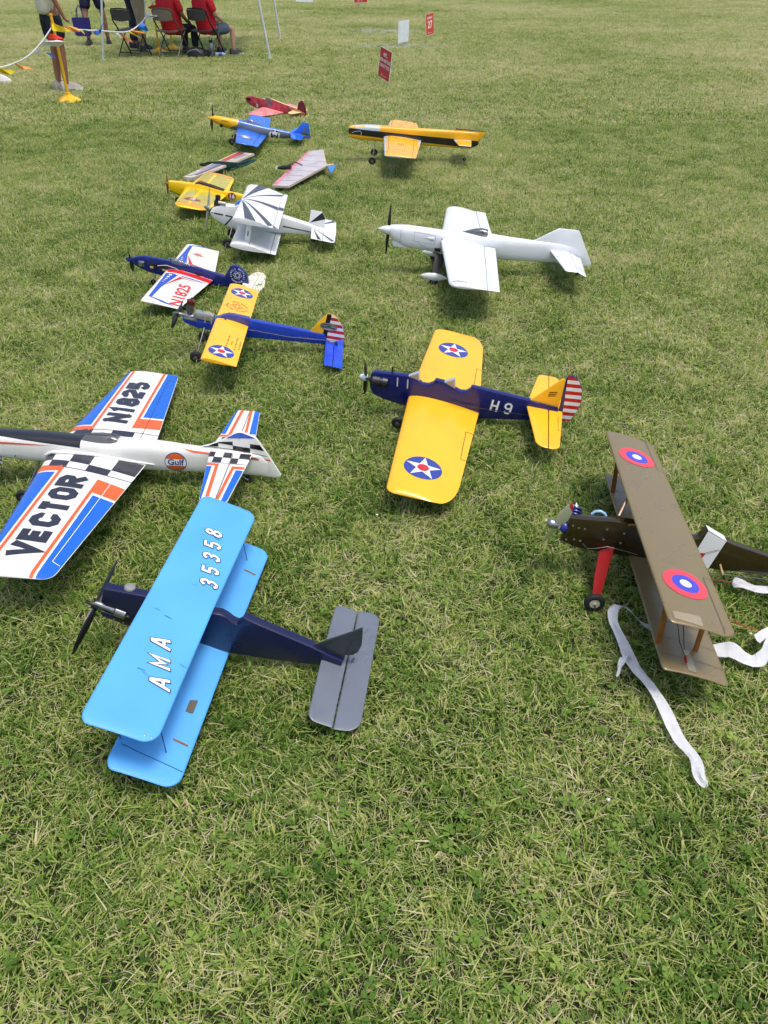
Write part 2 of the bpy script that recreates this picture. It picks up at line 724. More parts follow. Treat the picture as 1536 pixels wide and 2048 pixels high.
def roundel(model, W, c, r, parent, kind='star', rot=-pi / 2):
    if kind == 'star':
        o = W.decal(model, 'star_roundel', [circle2(c, r)], M_RBLUE, parent)
        W.decal(model, 'star', [star2(c, r * .96, rot)], M_DWHITE, o, .0013)
        W.decal(model, 'centre_disc', [circle2(c, r * .31, 20)], M_DRED, o, .0017)
    else:
        o = W.decal(model, 'roundel', [circle2(c, r)], M_CORAL, parent)
        W.decal(model, 'blue_ring', [circle2(c, r * .61)], M_RBLUE2, o, .0013)
        W.decal(model, 'white_centre', [circle2(c, r * .265, 24)], M_DWHITE, o, .0017)
    return o


M_RBLUE = paint('roundel blue', (52, 66, 150))
M_RBLUE2 = paint('roundel violet blue', (62, 66, 190))
M_DWHITE = paint('decal white', (232, 232, 232))
M_DRED = paint('decal red', (200, 40, 45))
M_CORAL = paint('decal coral red', (222, 62, 76))
M_BLACK = paint('decal black', (18, 18, 20))
M_LINE = paint('pinstripe dark', (60, 40, 20))
M_CARBON = paint('decal carbon grey', (44, 44, 56))
M_ALU = mat('aluminium', (170, 172, 175), .32, metal=1.0)
M_STEEL = mat('steel wire', (140, 140, 142), .35, metal=1.0)
M_DARKMETAL = mat('gunmetal', (70, 70, 72), .4, metal=.9)
M_BLKPLASTIC = mat('black plastic', (20, 20, 21), .38)
M_WOOD = mat('pale balsa', (200, 168, 120), .6, var=.15, scale=40)
M_PLY = mat('varnished plywood', (136, 84, 30), .4, coat=.2, var=.18, scale=60)
M_CLEAR = mat('canopy plastic', (120, 126, 132), .08, alpha=.5, coat=.6)
M_SMOKE = mat('smoked canopy', (60, 66, 74), .1, alpha=.72, coat=.6)


# ---------------------------------------------------------------- ground and grass
def lawn_tint(n, l, extra=None):
    """world-space patchiness shared by the soil and the blades: returns a socket around 0"""
    g = n.new('ShaderNodeNewGeometry')
    acc = extra
    for sc, amp, det in ((.20, .75, 1), (.9, .50, 2), (4.0, .62, 1)):
        z = n.new('ShaderNodeTexNoise')
        z.inputs['Scale'].default_value = sc
        z.inputs['Detail'].default_value = det
        l.new(g.outputs['Position'], z.inputs['Vector'])
        a = n.new('ShaderNodeMath')
        a.operation = 'MULTIPLY_ADD'
        a.inputs[1].default_value = amp
        a.inputs[2].default_value = -amp / 2
        l.new(z.outputs[0], a.inputs[0])
        if acc is None:
            acc = a.outputs[0]
        else:
            s = n.new('ShaderNodeMath')
            s.operation = 'ADD'
            l.new(acc, s.inputs[0])
            l.new(a.outputs[0], s.inputs[1])
            acc = s.outputs[0]
    return g, acc


def chalk_mask(n, l, g):
    """two worn lime-chalk marks on the field near the yard signs"""
    tot = None
    for cx, cy, rx, ry in ((.35, 17.1, 1.25, .40), (-.05, 20.4, 1.0, .75)):
        mp = n.new('ShaderNodeMapping')
        mp.vector_type = 'POINT'
        mp.inputs['Scale'].default_value = (1 / rx, 1 / ry, 0)
        mp.inputs['Location'].default_value = (-cx / rx, -cy / ry, 0)
        l.new(g.outputs['Position'], mp.inputs[0])
        ln = n.new('ShaderNodeVectorMath')
        ln.operation = 'LENGTH'
        l.new(mp.outputs[0], ln.inputs[0])
        mr = n.new('ShaderNodeMapRange')
        mr.inputs[1].default_value, mr.inputs[2].default_value = .35, 1.0
        mr.inputs[3].default_value, mr.inputs[4].default_value = .9, 0
        l.new(ln.outputs['Value'], mr.inputs[0])
        if tot is None:
            tot = mr.outputs[0]
        else:
            s = n.new('ShaderNodeMath')
            s.operation = 'MAXIMUM'
            l.new(tot, s.inputs[0])
            l.new(mr.outputs[0], s.inputs[1])
            tot = s.outputs[0]
    z = n.new('ShaderNodeTexNoise')
    z.inputs['Scale'].default_value = 4
    z.inputs['Detail'].default_value = 4
    l.new(g.outputs['Position'], z.inputs['Vector'])
    mr = n.new('ShaderNodeMapRange')
    mr.inputs[1].default_value, mr.inputs[2].default_value = .42, .56
    l.new(z.outputs[0], mr.inputs[0])
    s = n.new('ShaderNodeMath')
    s.operation = 'MULTIPLY'
    l.new(tot, s.inputs[0])
    l.new(mr.outputs[0], s.inputs[1])
    return s.outputs[0]


def ramp(n, stops):
    r = n.new('ShaderNodeValToRGB')
    e = r.color_ramp.elements
    while len(e) < len(stops):
        e.new(.5)
    for q, (p, c) in zip(e, stops):
        q.position, q.color = p, (*c, 1)
    return r


def grass_material(name, chalk):
    m = bpy.data.materials.new(name)
    m.use_nodes = True
    n, l = m.node_tree.nodes, m.node_tree.links
    b = n['Principled BSDF']
    at_ = n.new('ShaderNodeAttribute')
    at_.attribute_name = 'tint'
    g, t = lawn_tint(n, l, at_.outputs['Fac'])
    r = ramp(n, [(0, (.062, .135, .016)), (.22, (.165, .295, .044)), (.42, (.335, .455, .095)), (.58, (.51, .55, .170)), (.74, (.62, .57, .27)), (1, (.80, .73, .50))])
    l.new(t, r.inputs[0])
    mx = n.new('ShaderNodeMix')
    mx.data_type = 'RGBA'
    mx.inputs['B'].default_value = (.62, .64, .60, 1)
    l.new(r.outputs[0], mx.inputs['A'])
    mx.inputs['Factor'].default_value = 0
    if chalk:
        l.new(chalk_mask(n, l, g), mx.inputs['Factor'])
    col = mx.outputs['Result']
    l.new(col, b.inputs['Base Color'])
    b.inputs['Roughness'].default_value = .5
    b.inputs['Specular IOR Level'].default_value = .22
    tr = n.new('ShaderNodeBsdfTranslucent')
    l.new(col, tr.inputs[0])
    ms = n.new('ShaderNodeMixShader')
    ms.inputs[0].default_value = .45
    l.new(b.outputs[0], ms.inputs[1])
    l.new(tr.outputs[0], ms.inputs[2])
    l.new(ms.outputs[0], n['Material Output'].inputs[0])
    return m


def soil_material():
    m = bpy.data.materials.new('lawn soil and thatch')
    m.use_nodes = True
    n, l = m.node_tree.nodes, m.node_tree.links
    b = n['Principled BSDF']
    v = n.new('ShaderNodeValue')
    v.outputs[0].default_value = .45
    g, t = lawn_tint(n, l, v.outputs[0])
    z = n.new('ShaderNodeTexNoise')
    z.inputs['Scale'].default_value = 90
    z.inputs['Detail'].default_value = 6
    l.new(g.outputs['Position'], z.inputs['Vector'])
    a = n.new('ShaderNodeMath')
    a.operation = 'MULTIPLY_ADD'
    a.inputs[1].default_value = .5
    a.inputs[2].default_value = -.25
    l.new(z.outputs[0], a.inputs[0])
    s = n.new('ShaderNodeMath')
    l.new(t, s.inputs[0])
    l.new(a.outputs[0], s.inputs[1])
    r = ramp(n, [(0, (.014, .018, .006)), (.45, (.038, .042, .016)), (.75, (.09, .08, .04)), (1, (.16, .14, .08))])
    l.new(s.outputs[0], r.inputs[0])
    l.new(r.outputs[0], b.inputs['Base Color'])
    b.inputs['Roughness'].default_value = .95
    bp = n.new('ShaderNodeBump')
    bp.inputs['Strength'].default_value = .8
    bp.inputs['Distance'].default_value = .01
    l.new(z.outputs[0], bp.inputs['Height'])
    l.new(bp.outputs[0], b.inputs['Normal'])
    return m


def patch_mesh(name, seed, R_, nb, hgt, wid, ntuft, ndry, nclover, nflower, mats, tm):
    rs = np.random.RandomState(seed)

    def disc(k):
        return (rs.rand(k, 2) - .5) * R_
    V, F, T, MI = [], [], [], []
    base = 0
    # upright blades, in tufts that lean together
    tc, ta, tt = disc(ntuft), rs.rand(ntuft) * 2 * np.pi, rs.normal(tm, .14, ntuft)
    idx = rs.randint(0, ntuft, nb)
    loose = rs.rand(nb) < .45
    p = np.where(loose[:, None], disc(nb), tc[idx] + rs.normal(0, .018, (nb, 2)))
    ang = np.where(loose, rs.rand(nb) * 2 * np.pi, ta[idx] + rs.normal(0, .9, nb))
    h = hgt * np.clip(rs.lognormal(-.12, .33, nb), .35, 1.9)
    lean = np.clip(rs.normal(1.05, .5, nb), .05, 2.3)
    w_ = wid * np.clip(rs.lognormal(0, .42, nb), .4, 2.2)
    tint = np.where(loose, rs.normal(tm, .20, nb), tt[idx] + rs.normal(0, .15, nb))
    D = np.stack([np.cos(ang), np.sin(ang)], 1)
    tw = ang + np.pi / 2 + rs.normal(0, .6, nb)
    Sd = np.stack([np.cos(tw), np.sin(tw)], 1)
    def ring(f, wf, zf):
        off = D * (h * lean * f * f)[:, None] * .8
        c = np.concatenate([p + off, (h * zf / (1 + .45 * lean * lean * f))[:, None]], 1)
        s = np.concatenate([Sd * (w_ * wf / 2)[:, None], np.zeros((nb, 1))], 1)
        return c - s, c + s
    a0, a1 = ring(0, .75, 0)
    b0, b1 = ring(.55, 1.0, .62)
    c0, c1 = ring(1.0, .28, 1.0)
    vv = np.stack([a0, a1, b0, b1, c0, c1], 1).reshape(-1, 3)
    i6 = np.arange(nb)[:, None] * 6
    ff = np.concatenate([i6 + np.array([0, 1, 3, 2]), i6 + np.array([2, 3, 5, 4])], 0)
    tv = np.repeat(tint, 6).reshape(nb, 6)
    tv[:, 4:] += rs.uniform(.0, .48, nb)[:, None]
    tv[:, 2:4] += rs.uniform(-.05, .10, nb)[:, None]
    tv[:, :2] -= .34  # bases darkened: shade between the blades put into the tint
    V.append(vv)
    F.append(ff)
    T.append(tv.ravel())
    MI.append(np.zeros(len(ff), int))
    base += len(vv)
    # dry clippings and thatch lying over each other
    p = disc(ndry)
    ang = rs.rand(ndry) * 2 * np.pi
    ln = hgt * rs.uniform(.35, 1.2, ndry) * np.where(rs.rand(ndry) < .08, 1.7, 1)
    z0, z1 = hgt * rs.uniform(.05, .75, ndry), hgt * rs.uniform(.05, .85, ndry)
    wd = wid * rs.uniform(.22, .5, ndry)
    D = np.stack([np.cos(ang), np.sin(ang)], 1)
    Sd = np.stack([-np.sin(ang), np.cos(ang)], 1)
    bend = rs.normal(0, .10, ndry)
    pts = []
    for f in (0, .5, 1):
        c = np.concatenate([p + D * (ln * (f - .5))[:, None] + Sd * (ln * bend * (4 * f * (1 - f)))[:, None], (z0 + (z1 - z0) * f + .12 * hgt * 4 * f * (1 - f))[:, None]], 1)
        s = np.concatenate([Sd * (wd / 2)[:, None], (wd * .25)[:, None]], 1)
        pts += [c - s, c + s]
    vv = np.stack(pts, 1).reshape(-1, 3)
    i6 = np.arange(ndry)[:, None] * 6 + base
    ff = np.concatenate([i6 + np.array([0, 1, 3, 2]), i6 + np.array([2, 3, 5, 4])], 0)
    V.append(vv)
    F.append(ff)
    T.append(np.repeat(np.clip(rs.normal(.90, .18, ndry), .5, 1.3), 6))
    MI.append(np.zeros(len(ff), int))
    base += len(vv)
    # clover: three leaflets on a short stalk, and a few white blossoms
    for kind, cnt in (('leaf', nclover), ('flower', nflower)):
        for c in disc(cnt):
            zc = hgt * rs.uniform(.7, 1.1)
            if kind == 'leaf':
                a0 = rs.rand() * 6.28
                sz = rs.uniform(.005, .0105)
                tl = rs.normal(.26, .07)
                for k in range(3):
                    a = a0 + k * 2.094
                    d = np.array([np.cos(a), np.sin(a), rs.uniform(-.1, .35)])
                    s = np.array([-np.sin(a), np.cos(a), 0])
                    c3 = np.array([c[0], c[1], zc])
                    V.append(np.stack([c3, c3 + d * sz * .9 - s * sz * .75, c3 + d * sz * 1.55, c3 + d * sz * .9 + s * sz * .75]))
                    F.append(np.array([[0, 1, 2, 3]]) + base)
                    T.append(np.full(4, tl))
                    MI.append(np.zeros(1, int))
                    base += 4
            else:
                q = rs.uniform(.003, .0048)
                v = [[c[0], c[1], zc + q]]
                for k in range(5):
                    v.append([c[0] + q * np.cos(k * 1.2566), c[1] + q * np.sin(k * 1.2566), zc])
                V.append(np.array(v))
                F.append(np.array([[0, 1 + k, 1 + (k + 1) % 5, 0] for k in range(5)])[:, :3] + base)
                T.append(np.zeros(6))
                MI.append(np.ones(5, int))
                base += 6
    V = np.concatenate(V)
    T = np.concatenate(T)
    me = bpy.data.meshes.new(name)
    fl = [list(map(int, f)) for ff in F for f in ff]
    me.from_pydata(V.tolist(), [], fl)
    at_ = me.attributes.new('tint', 'FLOAT', 'POINT')
    at_.data.foreach_set('value', T.astype(np.float32))
    for q in mats:
        me.materials.append(q)
    me.polygons.foreach_set('material_index', np.concatenate(MI).astype(np.int32))
    me.update()
    return me


def scatter(name, protos, pts, label):
    """one object: the points, each carrying one of the patch meshes through geometry nodes"""
    c = bpy.data.collections.new(name + ' patches')
    for me in protos:
        c.objects.link(bpy.data.objects.new(me.name, me))
    me = bpy.data.meshes.new(name)
    me.from_pydata([p[:3] for p in pts], [], [])
    for an, ty, k in (('rz', 'FLOAT', 3), ('sc', 'FLOAT', 4), ('pick', 'INT', 5)):
        a = me.attributes.new(an, ty, 'POINT')
        a.data.foreach_set('value', np.array([p[k] for p in pts], np.float32 if ty == 'FLOAT' else np.int32))
    o = bpy.data.objects.new(name, me)
    COL.objects.link(o)
    tag(o, label, 'grass', None, 'stuff')
    t = bpy.data.node_groups.new(name + ' scatter', 'GeometryNodeTree')
    t.interface.new_socket('Geometry', in_out='INPUT', socket_type='NodeSocketGeometry')
    t.interface.new_socket('Geometry', in_out='OUTPUT', socket_type='NodeSocketGeometry')
    n, l = t.nodes, t.links
    gi, go = n.new('NodeGroupInput'), n.new('NodeGroupOutput')
    ci = n.new('GeometryNodeCollectionInfo')
    ci.inputs['Collection'].default_value = c
    ci.inputs['Separate Children'].default_value = True
    ci.inputs['Reset Children'].default_value = True
    ip = n.new('GeometryNodeInstanceOnPoints')
    ip.inputs['Pick Instance'].default_value = True

    def na(an, ty):
        q = n.new('GeometryNodeInputNamedAttribute')
        q.data_type = ty
        q.inputs['Name'].default_value = an
        return q.outputs['Attribute']
    cx = n.new('ShaderNodeCombineXYZ')
    l.new(na('rz', 'FLOAT'), cx.inputs['Z'])
    er = n.new('FunctionNodeEulerToRotation')
    l.new(cx.outputs[0], er.inputs[0])
    l.new(gi.outputs[0], ip.inputs['Points'])
    l.new(ci.outputs[0], ip.inputs['Instance'])
    l.new(na('pick', 'INT'), ip.inputs['Instance Index'])
    l.new(er.outputs[0], ip.inputs['Rotation'])
    l.new(na('sc', 'FLOAT'), ip.inputs['Scale'])
    l.new(ip.outputs[0], go.inputs[0])
    o.modifiers.new('scatter', 'NODES').node_group = t
    return o


GZ = -.024          # soil level: the models stand on the grass, not on the soil


def ground_and_grass():
    bm = bmesh.new()
    bmesh.ops.create_grid(bm, x_segments=1, y_segments=1, size=600)
    g = finish(bm, 'ground', soil_material(), None, 0)
    g['kind'] = 'structure'
    g.location.z = GZ
    gm, gf = grass_material('grass blades', False), grass_material('far grass blades', True)
    fm = mat('clover blossom white', (226, 224, 210), .7)
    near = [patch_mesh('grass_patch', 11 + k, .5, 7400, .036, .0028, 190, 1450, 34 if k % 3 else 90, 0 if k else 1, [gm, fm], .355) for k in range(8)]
    far = [patch_mesh('grass_patch', 51 + k, 1.2, 12000, .036, .0052, 700, 2600, 0, 8 if k % 2 else 3, [gf, fm], .47) for k in range(6)]  # higher tint mean: partly distance haze put into the blade colour
    rs = random.Random(5)

    def tiles(y0, y1, st, n, mg):
        out = []
        y = y0
        while y < y1:
            k = math.ceil((.44 * max(y + st, 0) + mg) / st)
            for i in range(-k, k):
                out.append(((i + .5) * st, y + st / 2, GZ, rs.randrange(4) * pi / 2, 1.0, rs.randrange(n)))
            y += st
        return out
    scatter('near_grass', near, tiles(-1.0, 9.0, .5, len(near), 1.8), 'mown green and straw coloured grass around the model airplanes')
    scatter('far_grass', far, tiles(9.0, 46.0, 1.2, len(far), 2.5), 'mown grass of the open field behind the model airplanes')


ground_and_grass()


def leads(m, pts, r=.0007, name='lead_out_wire'):
    return m.add(name, tube(pts, r, 5), M_STEEL)


def gear(m, x, y, r, wd, zf, mt=None, wire=.002, **k):
    """two wheels on bent wire legs, resting on the ground"""
    mt = mt or M_STEEL
    for sg in (1, -1):
        c = (x, sg * y, m.gz(x, sg * y, r))
        m.wheel(c, r, wd, **k)
        m.add('landing_gear_leg', tube([(x - .01, sg * .012, zf), (x - .005, sg * y * .6, (zf * .45 + c[2] * .55)), (x, sg * (y - wd * .4), c[2]), (x, sg * (y + wd * .7), c[2])], wire, 6), mt)


# ================================================================ white and black-free far ones first: large near models
# ---- yellow and navy trainer with H9
def build_h9():
    m = Model('model_airplane', (.100, 2.703, .097, 170.0, 6.94, .38), 'yellow winged low wing model airplane with navy fuselage lettered H 9 and striped rudder')
    yel, navy = paint('warm yellow', (245, 182, 34)), paint('navy gloss', (12, 18, 92), .2)
    out = [(.161, .033), (.158, .058), (.146, .067), (.019, .078), (-.028, .066), (-.042, .054), (-.067, .055), (-.083, .066), (-.091, .082), (-.123, .080), (-.172, .061), (-.194, .053), (-.213, .056), (-.226, .069), (-.230, .082), (-.265, .082), (-.451, .072), (-.568, .063), (-.578, .020), (-.473, -.010), (-.286, -.044), (.011, -.051), (.1, -.04), (.141, -.027), (.156, -.001)]
    f = m.add('fuselage', prism(out, 'y', -.014, .014, .003), navy)
    W = Wing(.676, (.002, -.022), (-.280, -.248), rl=(.03, .03), rt=(.055, .12), t=.135, z=(-.012, -.006), inc=.03)
    wg = m.add('wing', W.mesh(), yel)
    roundel(m, W, (-.122, .512), .066, wg)
    roundel(m, W, (-.126, -.462), .066, wg)
    for sg in (1, -1):
        a = .19 if sg > 0 else .16
        pts = [(-.274, sg * a), (-.243, sg * a), (-.241, sg * (a + .195)), (-.266, sg * (a + .195))]
        W.decal(m, 'aileron_outline', strip2(pts, .0022), M_LINE, wg)
    # windscreens
    for q in (((.016, .075), (-.025, .100), (-.031, .062)), ((-.123, .077), (-.164, .102), (-.171, .058))):
        ws = m.add('windscreen', prism(q, 'y', -.0105, .0105, .0015), paint('windscreen grey white', (168, 178, 188)))
        cx, cz = sum(p[0] for p in q) / 3, sum(p[1] for p in q) / 3
        tri = [(cx + (p[0] - cx) * .72, cz + (p[1] - cz) * .72) for p in q]
        m.flat('pane', [tri], 'y', .0105, paint('windscreen tan', (160, 148, 122)), ws)
    # lettering and cooling slots
    m.flat('lettering', stroke_text('H9', (-.316, .000), (-1, -.02), (-.06, 1), .048, .030, .0075, .022), 'y', .014, M_DWHITE, f)
    m.flat('lettering', stroke_text('H9', (-.40, .000), (1, .02), (-.06, 1), .048, .030, .0075, .022), 'y', -.014, M_DWHITE, f)
    for x in (.056, .016):
        m.flat('cooling_slot', [[(x, .064), (x - .005, .064), (x - .008, .026), (x - .003, .026)]], 'y', .014, paint('slot white', (190, 195, 200)), f)
    # fin, rudder
    fin = m.add('fin', prism([(-.452, .064), (-.466, .076), (-.558, .183), (-.568, .176), (-.570, .058)], 'y', -.005, .005, .002), yel)
    for k in range(3):
        m.flat('emblem', [[(-.520 - k * .001, .100 + k * .008), (-.546 - k * .002, .106 + k * .008), (-.548 - k * .002, .110 + k * .008), (-.519 - k * .001, .1035 + k * .008)]], 'y', .005, M_BLACK, fin)
    rud = [(-.568, .184), (-.576, .197), (-.590, .199), (-.618, .184), (-.638, .148), (-.646, .105), (-.643, .062), (-.625, .017), (-.588, .006), (-.575, .020)]
    rd = m.add('rudder', prism(rud, 'y', -.0052, .0052, .002), navy)
    zone = clip(rud, -1, .12, -.597)
    zone = [(p[0] + .0015, p[1]) for p in zone]
    st = [clip(clip(zone, .10, 1, .060 - .198 + .0148 * (k + 1)), -.10, -1, -.060 + .198 - .0148 * k) for k in range(13)]
    for sg in (1, -1):
        m.flat('red_stripes', [p for p in st[0::2] if len(p) > 2], 'y', .0052 * sg, paint('flag red', (196, 40, 34)), rd)
        m.flat('white_stripes', [p for p in st[1::2] if len(p) > 2], 'y', .0052 * sg, M_DWHITE, rd)
    T = Wing(.292, (-.450, -.494), (-.535, -.535), rl=(.03, .03), rt=(0, 0), sheet=.009, z=(.045, .045))
    sb = m.add('stabilizer', T.mesh(), yel)
    for sg in (1, -1):
        E_ = Wing(.292, (-.5372, -.5372), (-.590, -.576), rl=(0, 0), rt=(.028, .03), sheet=.008, z=(.045, .045))
        e = m.add('elevator', E_.mesh(sg, .006), yel)
        E_.decal(m, 'trim_tab_outline', strip2([(-.587, sg * .06), (-.571, sg * .06), (-.571, sg * .16), (-.584, sg * .16)], .0016), M_LINE, e)
    mo = m.add('motor', lathe((.088, .012, .033), (1, 0, 0), [(0, .012), (.002, .019), (.022, .020), (.024, .017), (.03, .017), (.032, .0195), (.06, .0195), (.066, .012), (.078, .006), (.09, .004)], 24), M_DARKMETAL)
    m.prop((.180, 0, .032), .118, 62, .022, M_BLKPLASTIC, paint('prop tip yellow', (230, 180, 40)), .14)
    m.add('spinner', lathe((.172, 0, .032), (1, 0, 0), [(0, .012), (.006, .0135), (.018, .012), (.028, .008), (.035, 0)], 20), paint('spinner white', (215, 222, 228)))
    m.add('antenna', tube([(.08, -.006, .07), (.080, -.006, .095)], .0035, 8), M_BLKPLASTIC)
    m.add('control_rod', tube([(-.16, .028, .012), (-.22, .026, .003), (-.46, .024, .016), (-.536, .024, .05)], .0018, 6), M_BLKPLASTIC)
    gear(m, .02, .11, .024, .016, -.05)
    t = m.gz(-.52, 0, .011)
    m.wheel((-.52, 0, t), .011, .008, name='tail_wheel')
    m.add('tail_gear_wire', tube([(-.49, 0, -.005), (-.52, .006, t), (-.52, -.006, t)], .0012, 5), M_STEEL)
    for dx in (0, -.02):
        leads(m, [(-.09 + dx, .672, -.008), (-.085 + dx, .70, m.gz(-.085, .70, .03)), (-.05 + dx, .80, m.gz(-.05, .8, .015))])


# ---- light blue biplane
def build_blue():
    m = Model('model_biplane', (-.572, 1.415, .231, 172.84, 20.03, .85), 'sky blue biplane lettered AMA 35358 with navy fuselage and slate grey tail')
    sky_, navy, slate = mat('sky blue', (82, 164, 230), .58, coat=.04, var=.07, scale=6), paint('dark navy', (12, 18, 62), .3), paint('slate grey', (102, 109, 120), .3)
    out = [(.109, -.042), (.003, -.019), (-.165, .002), (-.180, .006), (-.197, .002), (-.212, -.006), (-.226, -.008), (-.233, .003), (-.236, .022), (-.279, .016), (-.411, .004), (-.508, -.010), (-.508, -.026), (-.457, -.050), (-.353, -.084), (-.236, -.115), (.028, -.142), (.100, -.140), (.106, -.132), (.105, -.121), (.040, -.121), (.036, -.099), (.106, -.094), (.110, -.088)]
    f = m.add('fuselage', prism(out, 'y', -.013, .013, .003), navy)
    U = Wing(.411, (0, 0), (-.160, -.164), rl=(.02, .03), rt=(.035, .035), sheet=.0085, camber=.014, z=(.003, .003))
    up = m.add('upper_wing', U.mesh(), sky_)
    L = Wing(.415, (-.072, -.072), (-.232, -.236), rl=(.02, .03), rt=(.035, .035), sheet=.0085, camber=.014, z=(-.121, -.121))
    lo = m.add('lower_wing', L.mesh(), sky_)
    outl = paint('lettering outline navy', (24, 34, 84))
    for txt, org, d in (('AMA', (-.146, .279), (.33, -.944)), ('35358', (-.150, -.060), (.24, -.97))):
        wl, gp = (.031, .025) if txt == 'AMA' else (.025, .0235)
        for i, ch in enumerate(txt):
            oi = (org[0] + d[0] * i * (wl + gp), org[1] + d[1] * i * (wl + gp))
            lt = U.decal(m, 'letter_outline', stroke_text(ch, oi, d, (1.0, -.02), .047, wl, .0076, gp, .0022), outl, up, .0009)
            U.decal(m, 'letter', stroke_text(ch, oi, d, (1.0, -.02), .047, wl, .0076, gp), M_DWHITE, lt, .0016)
    scr = paint('scuff mark', (46, 90, 140))
    rnd = random.Random(4)
    for k in range(9):
        x, y, a, ln = -rnd.uniform(.02, .15), rnd.uniform(-.3, .3), rnd.uniform(-.4, .4), rnd.uniform(.006, .02)
        U.decal(m, 'scuff', strip2([(x, y), (x - ln, y + ln * a)], rnd.uniform(.0008, .002)), scr, up)
    # slots for the interplane struts on the lower wing and an open tab
    for y in (.30, -.30):
        L.decal(m, 'strut_slot', [[(-.185, y), (-.222, y + .004), (-.221, y + .009), (-.186, y + .005)]], M_PLY, lo)
    m.add('bellcrank_tab', box((-.195, .205, -.113), (.020, .035, .004), .0008, Matrix.Rotation(rad(25), 3, 'Y')), paint('tab grey brown', (110, 100, 84)))
    for y in (.33, -.33):
        for x in (-.03, -.135):
            m.add('interplane_wire', tube([(x, y, 0), (x - .05, y + .01 * (1 if y > 0 else -1), -.12)], .0011, 5), M_BLKPLASTIC)
    L.decal(m, 'panel_line', strip2([(-.085, .352), (-.13, .360), (-.232, .372)], .0014), M_BLACK, lo)
    for x in (-.03, -.12):
        m.add('cabane_strut', prism([(x, -.012), (x - .02, -.012), (x - .024, .004), (x - .004, .004)], 'y', -.017, .017, .001), navy)
    for sg in (1, -1):
        for x in (-.135, -.15):
            m.add('screw', lathe((x, sg * .397, U.top(x, sg * .397) - .001), (0, 0, 1), [(0, .0024), (.0018, .0024), (.0025, .001)], 8), M_ALU)
    fin = [(-.420, -.002), (-.455, .040), (-.488, .078), (-.516, .114), (-.522, .098), (-.533, .058), (-.533, .030), (-.524, .014), (-.508, .006), (-.510, -.016), (-.45, -.01)]
    m.add('fin', prism(fin, 'y', -.003, .003, .001), paint('fin dark grey', (46, 50, 56), .22))
    T = Wing(.200, (-.455, -.457), (-.520, -.520), rl=(.022, .022), rt=(0, 0), sheet=.007, z=(-.030, -.030))
    m.add('stabilizer', T.mesh(), slate)
    E_ = Wing(.203, (-.5230, -.5230), (-.582, -.582), rl=(0, 0), rt=(.032, .035), sheet=.007, z=(-.030, -.030), inc=-.30)
    m.add('elevator', E_.mesh(), slate)
    m.add('control_horn', prism([(-.524, .0), (-.532, .0), (-.530, .02), (-.526, .02)], 'y', .012, .014, 0), M_STEEL)
    # engine in its slot
    en = m.add('engine', lathe((.040, .004, -.110), (1, 0, 0), [(0, .010), (.004, .016), (.03, .016), (.034, .010), (.055, .009), (.075, .008), (.085, .006)], 18), M_ALU)
    bm = bmesh.new()
    b_lathe(bm, (.058, .0, -.108), (0, -1, .25), [(0, .013), (.03, .013)], 16)
    for k in range(5):
        b_lathe(bm, (.058, -.026 - k * .006, -.101 + k * .0015), (0, -1, .25), [(0, .017), (.0028, .017)], 18)
    b_lathe(bm, (.058, -.058, -.094), (0, -1, .25), [(0, .012), (.008, .010), (.012, .003), (.02, .003)], 16)
    m.add('cylinder', bm, M_ALU, en)
    m.add('cylinder_head', lathe((.052, -.008, -.040), (0, 0, 1), [(0, .013), (.004, .0145), (.012, .0145), (.015, .012), (.016, .004)], 18), mat('alloy head', (150, 150, 146), .45, metal=.5), en)
    m.add('mounting_lug', box((.050, .014, -.118), (.040, .006, .022), .002), M_DARKMETAL, en)
    for x, z in ((.068, -.104), (.036, -.104), (.068, -.133), (.044, -.133)):
        m.add('bolt', lathe((x, .0135, z), (0, 1, 0), [(0, .0036), (.004, .0036), (.005, .002)], 6), M_ALU, en)
    m.prop((.124, 0, -.122), .132, -28, .022, M_BLKPLASTIC)
    m.add('propeller_nut', lathe((.126, 0, -.122), (1, 0, 0), [(0, .009), (.008, .008), (.009, .005), (.02, .004), (.024, 0)], 12), M_DARKMETAL)
    m.add('washer', lathe((.108, 0, -.117), (1, 0, 0), [(0, .011), (.007, .011)], 16), M_ALU)
    gear(m, .0, .13, .03, .018, -.135)
    m.add('tail_skid', tube([(-.43, 0, -.058), (-.49, 0, m.gz(-.49, 0, .004))], .0016, 5), M_STEEL)


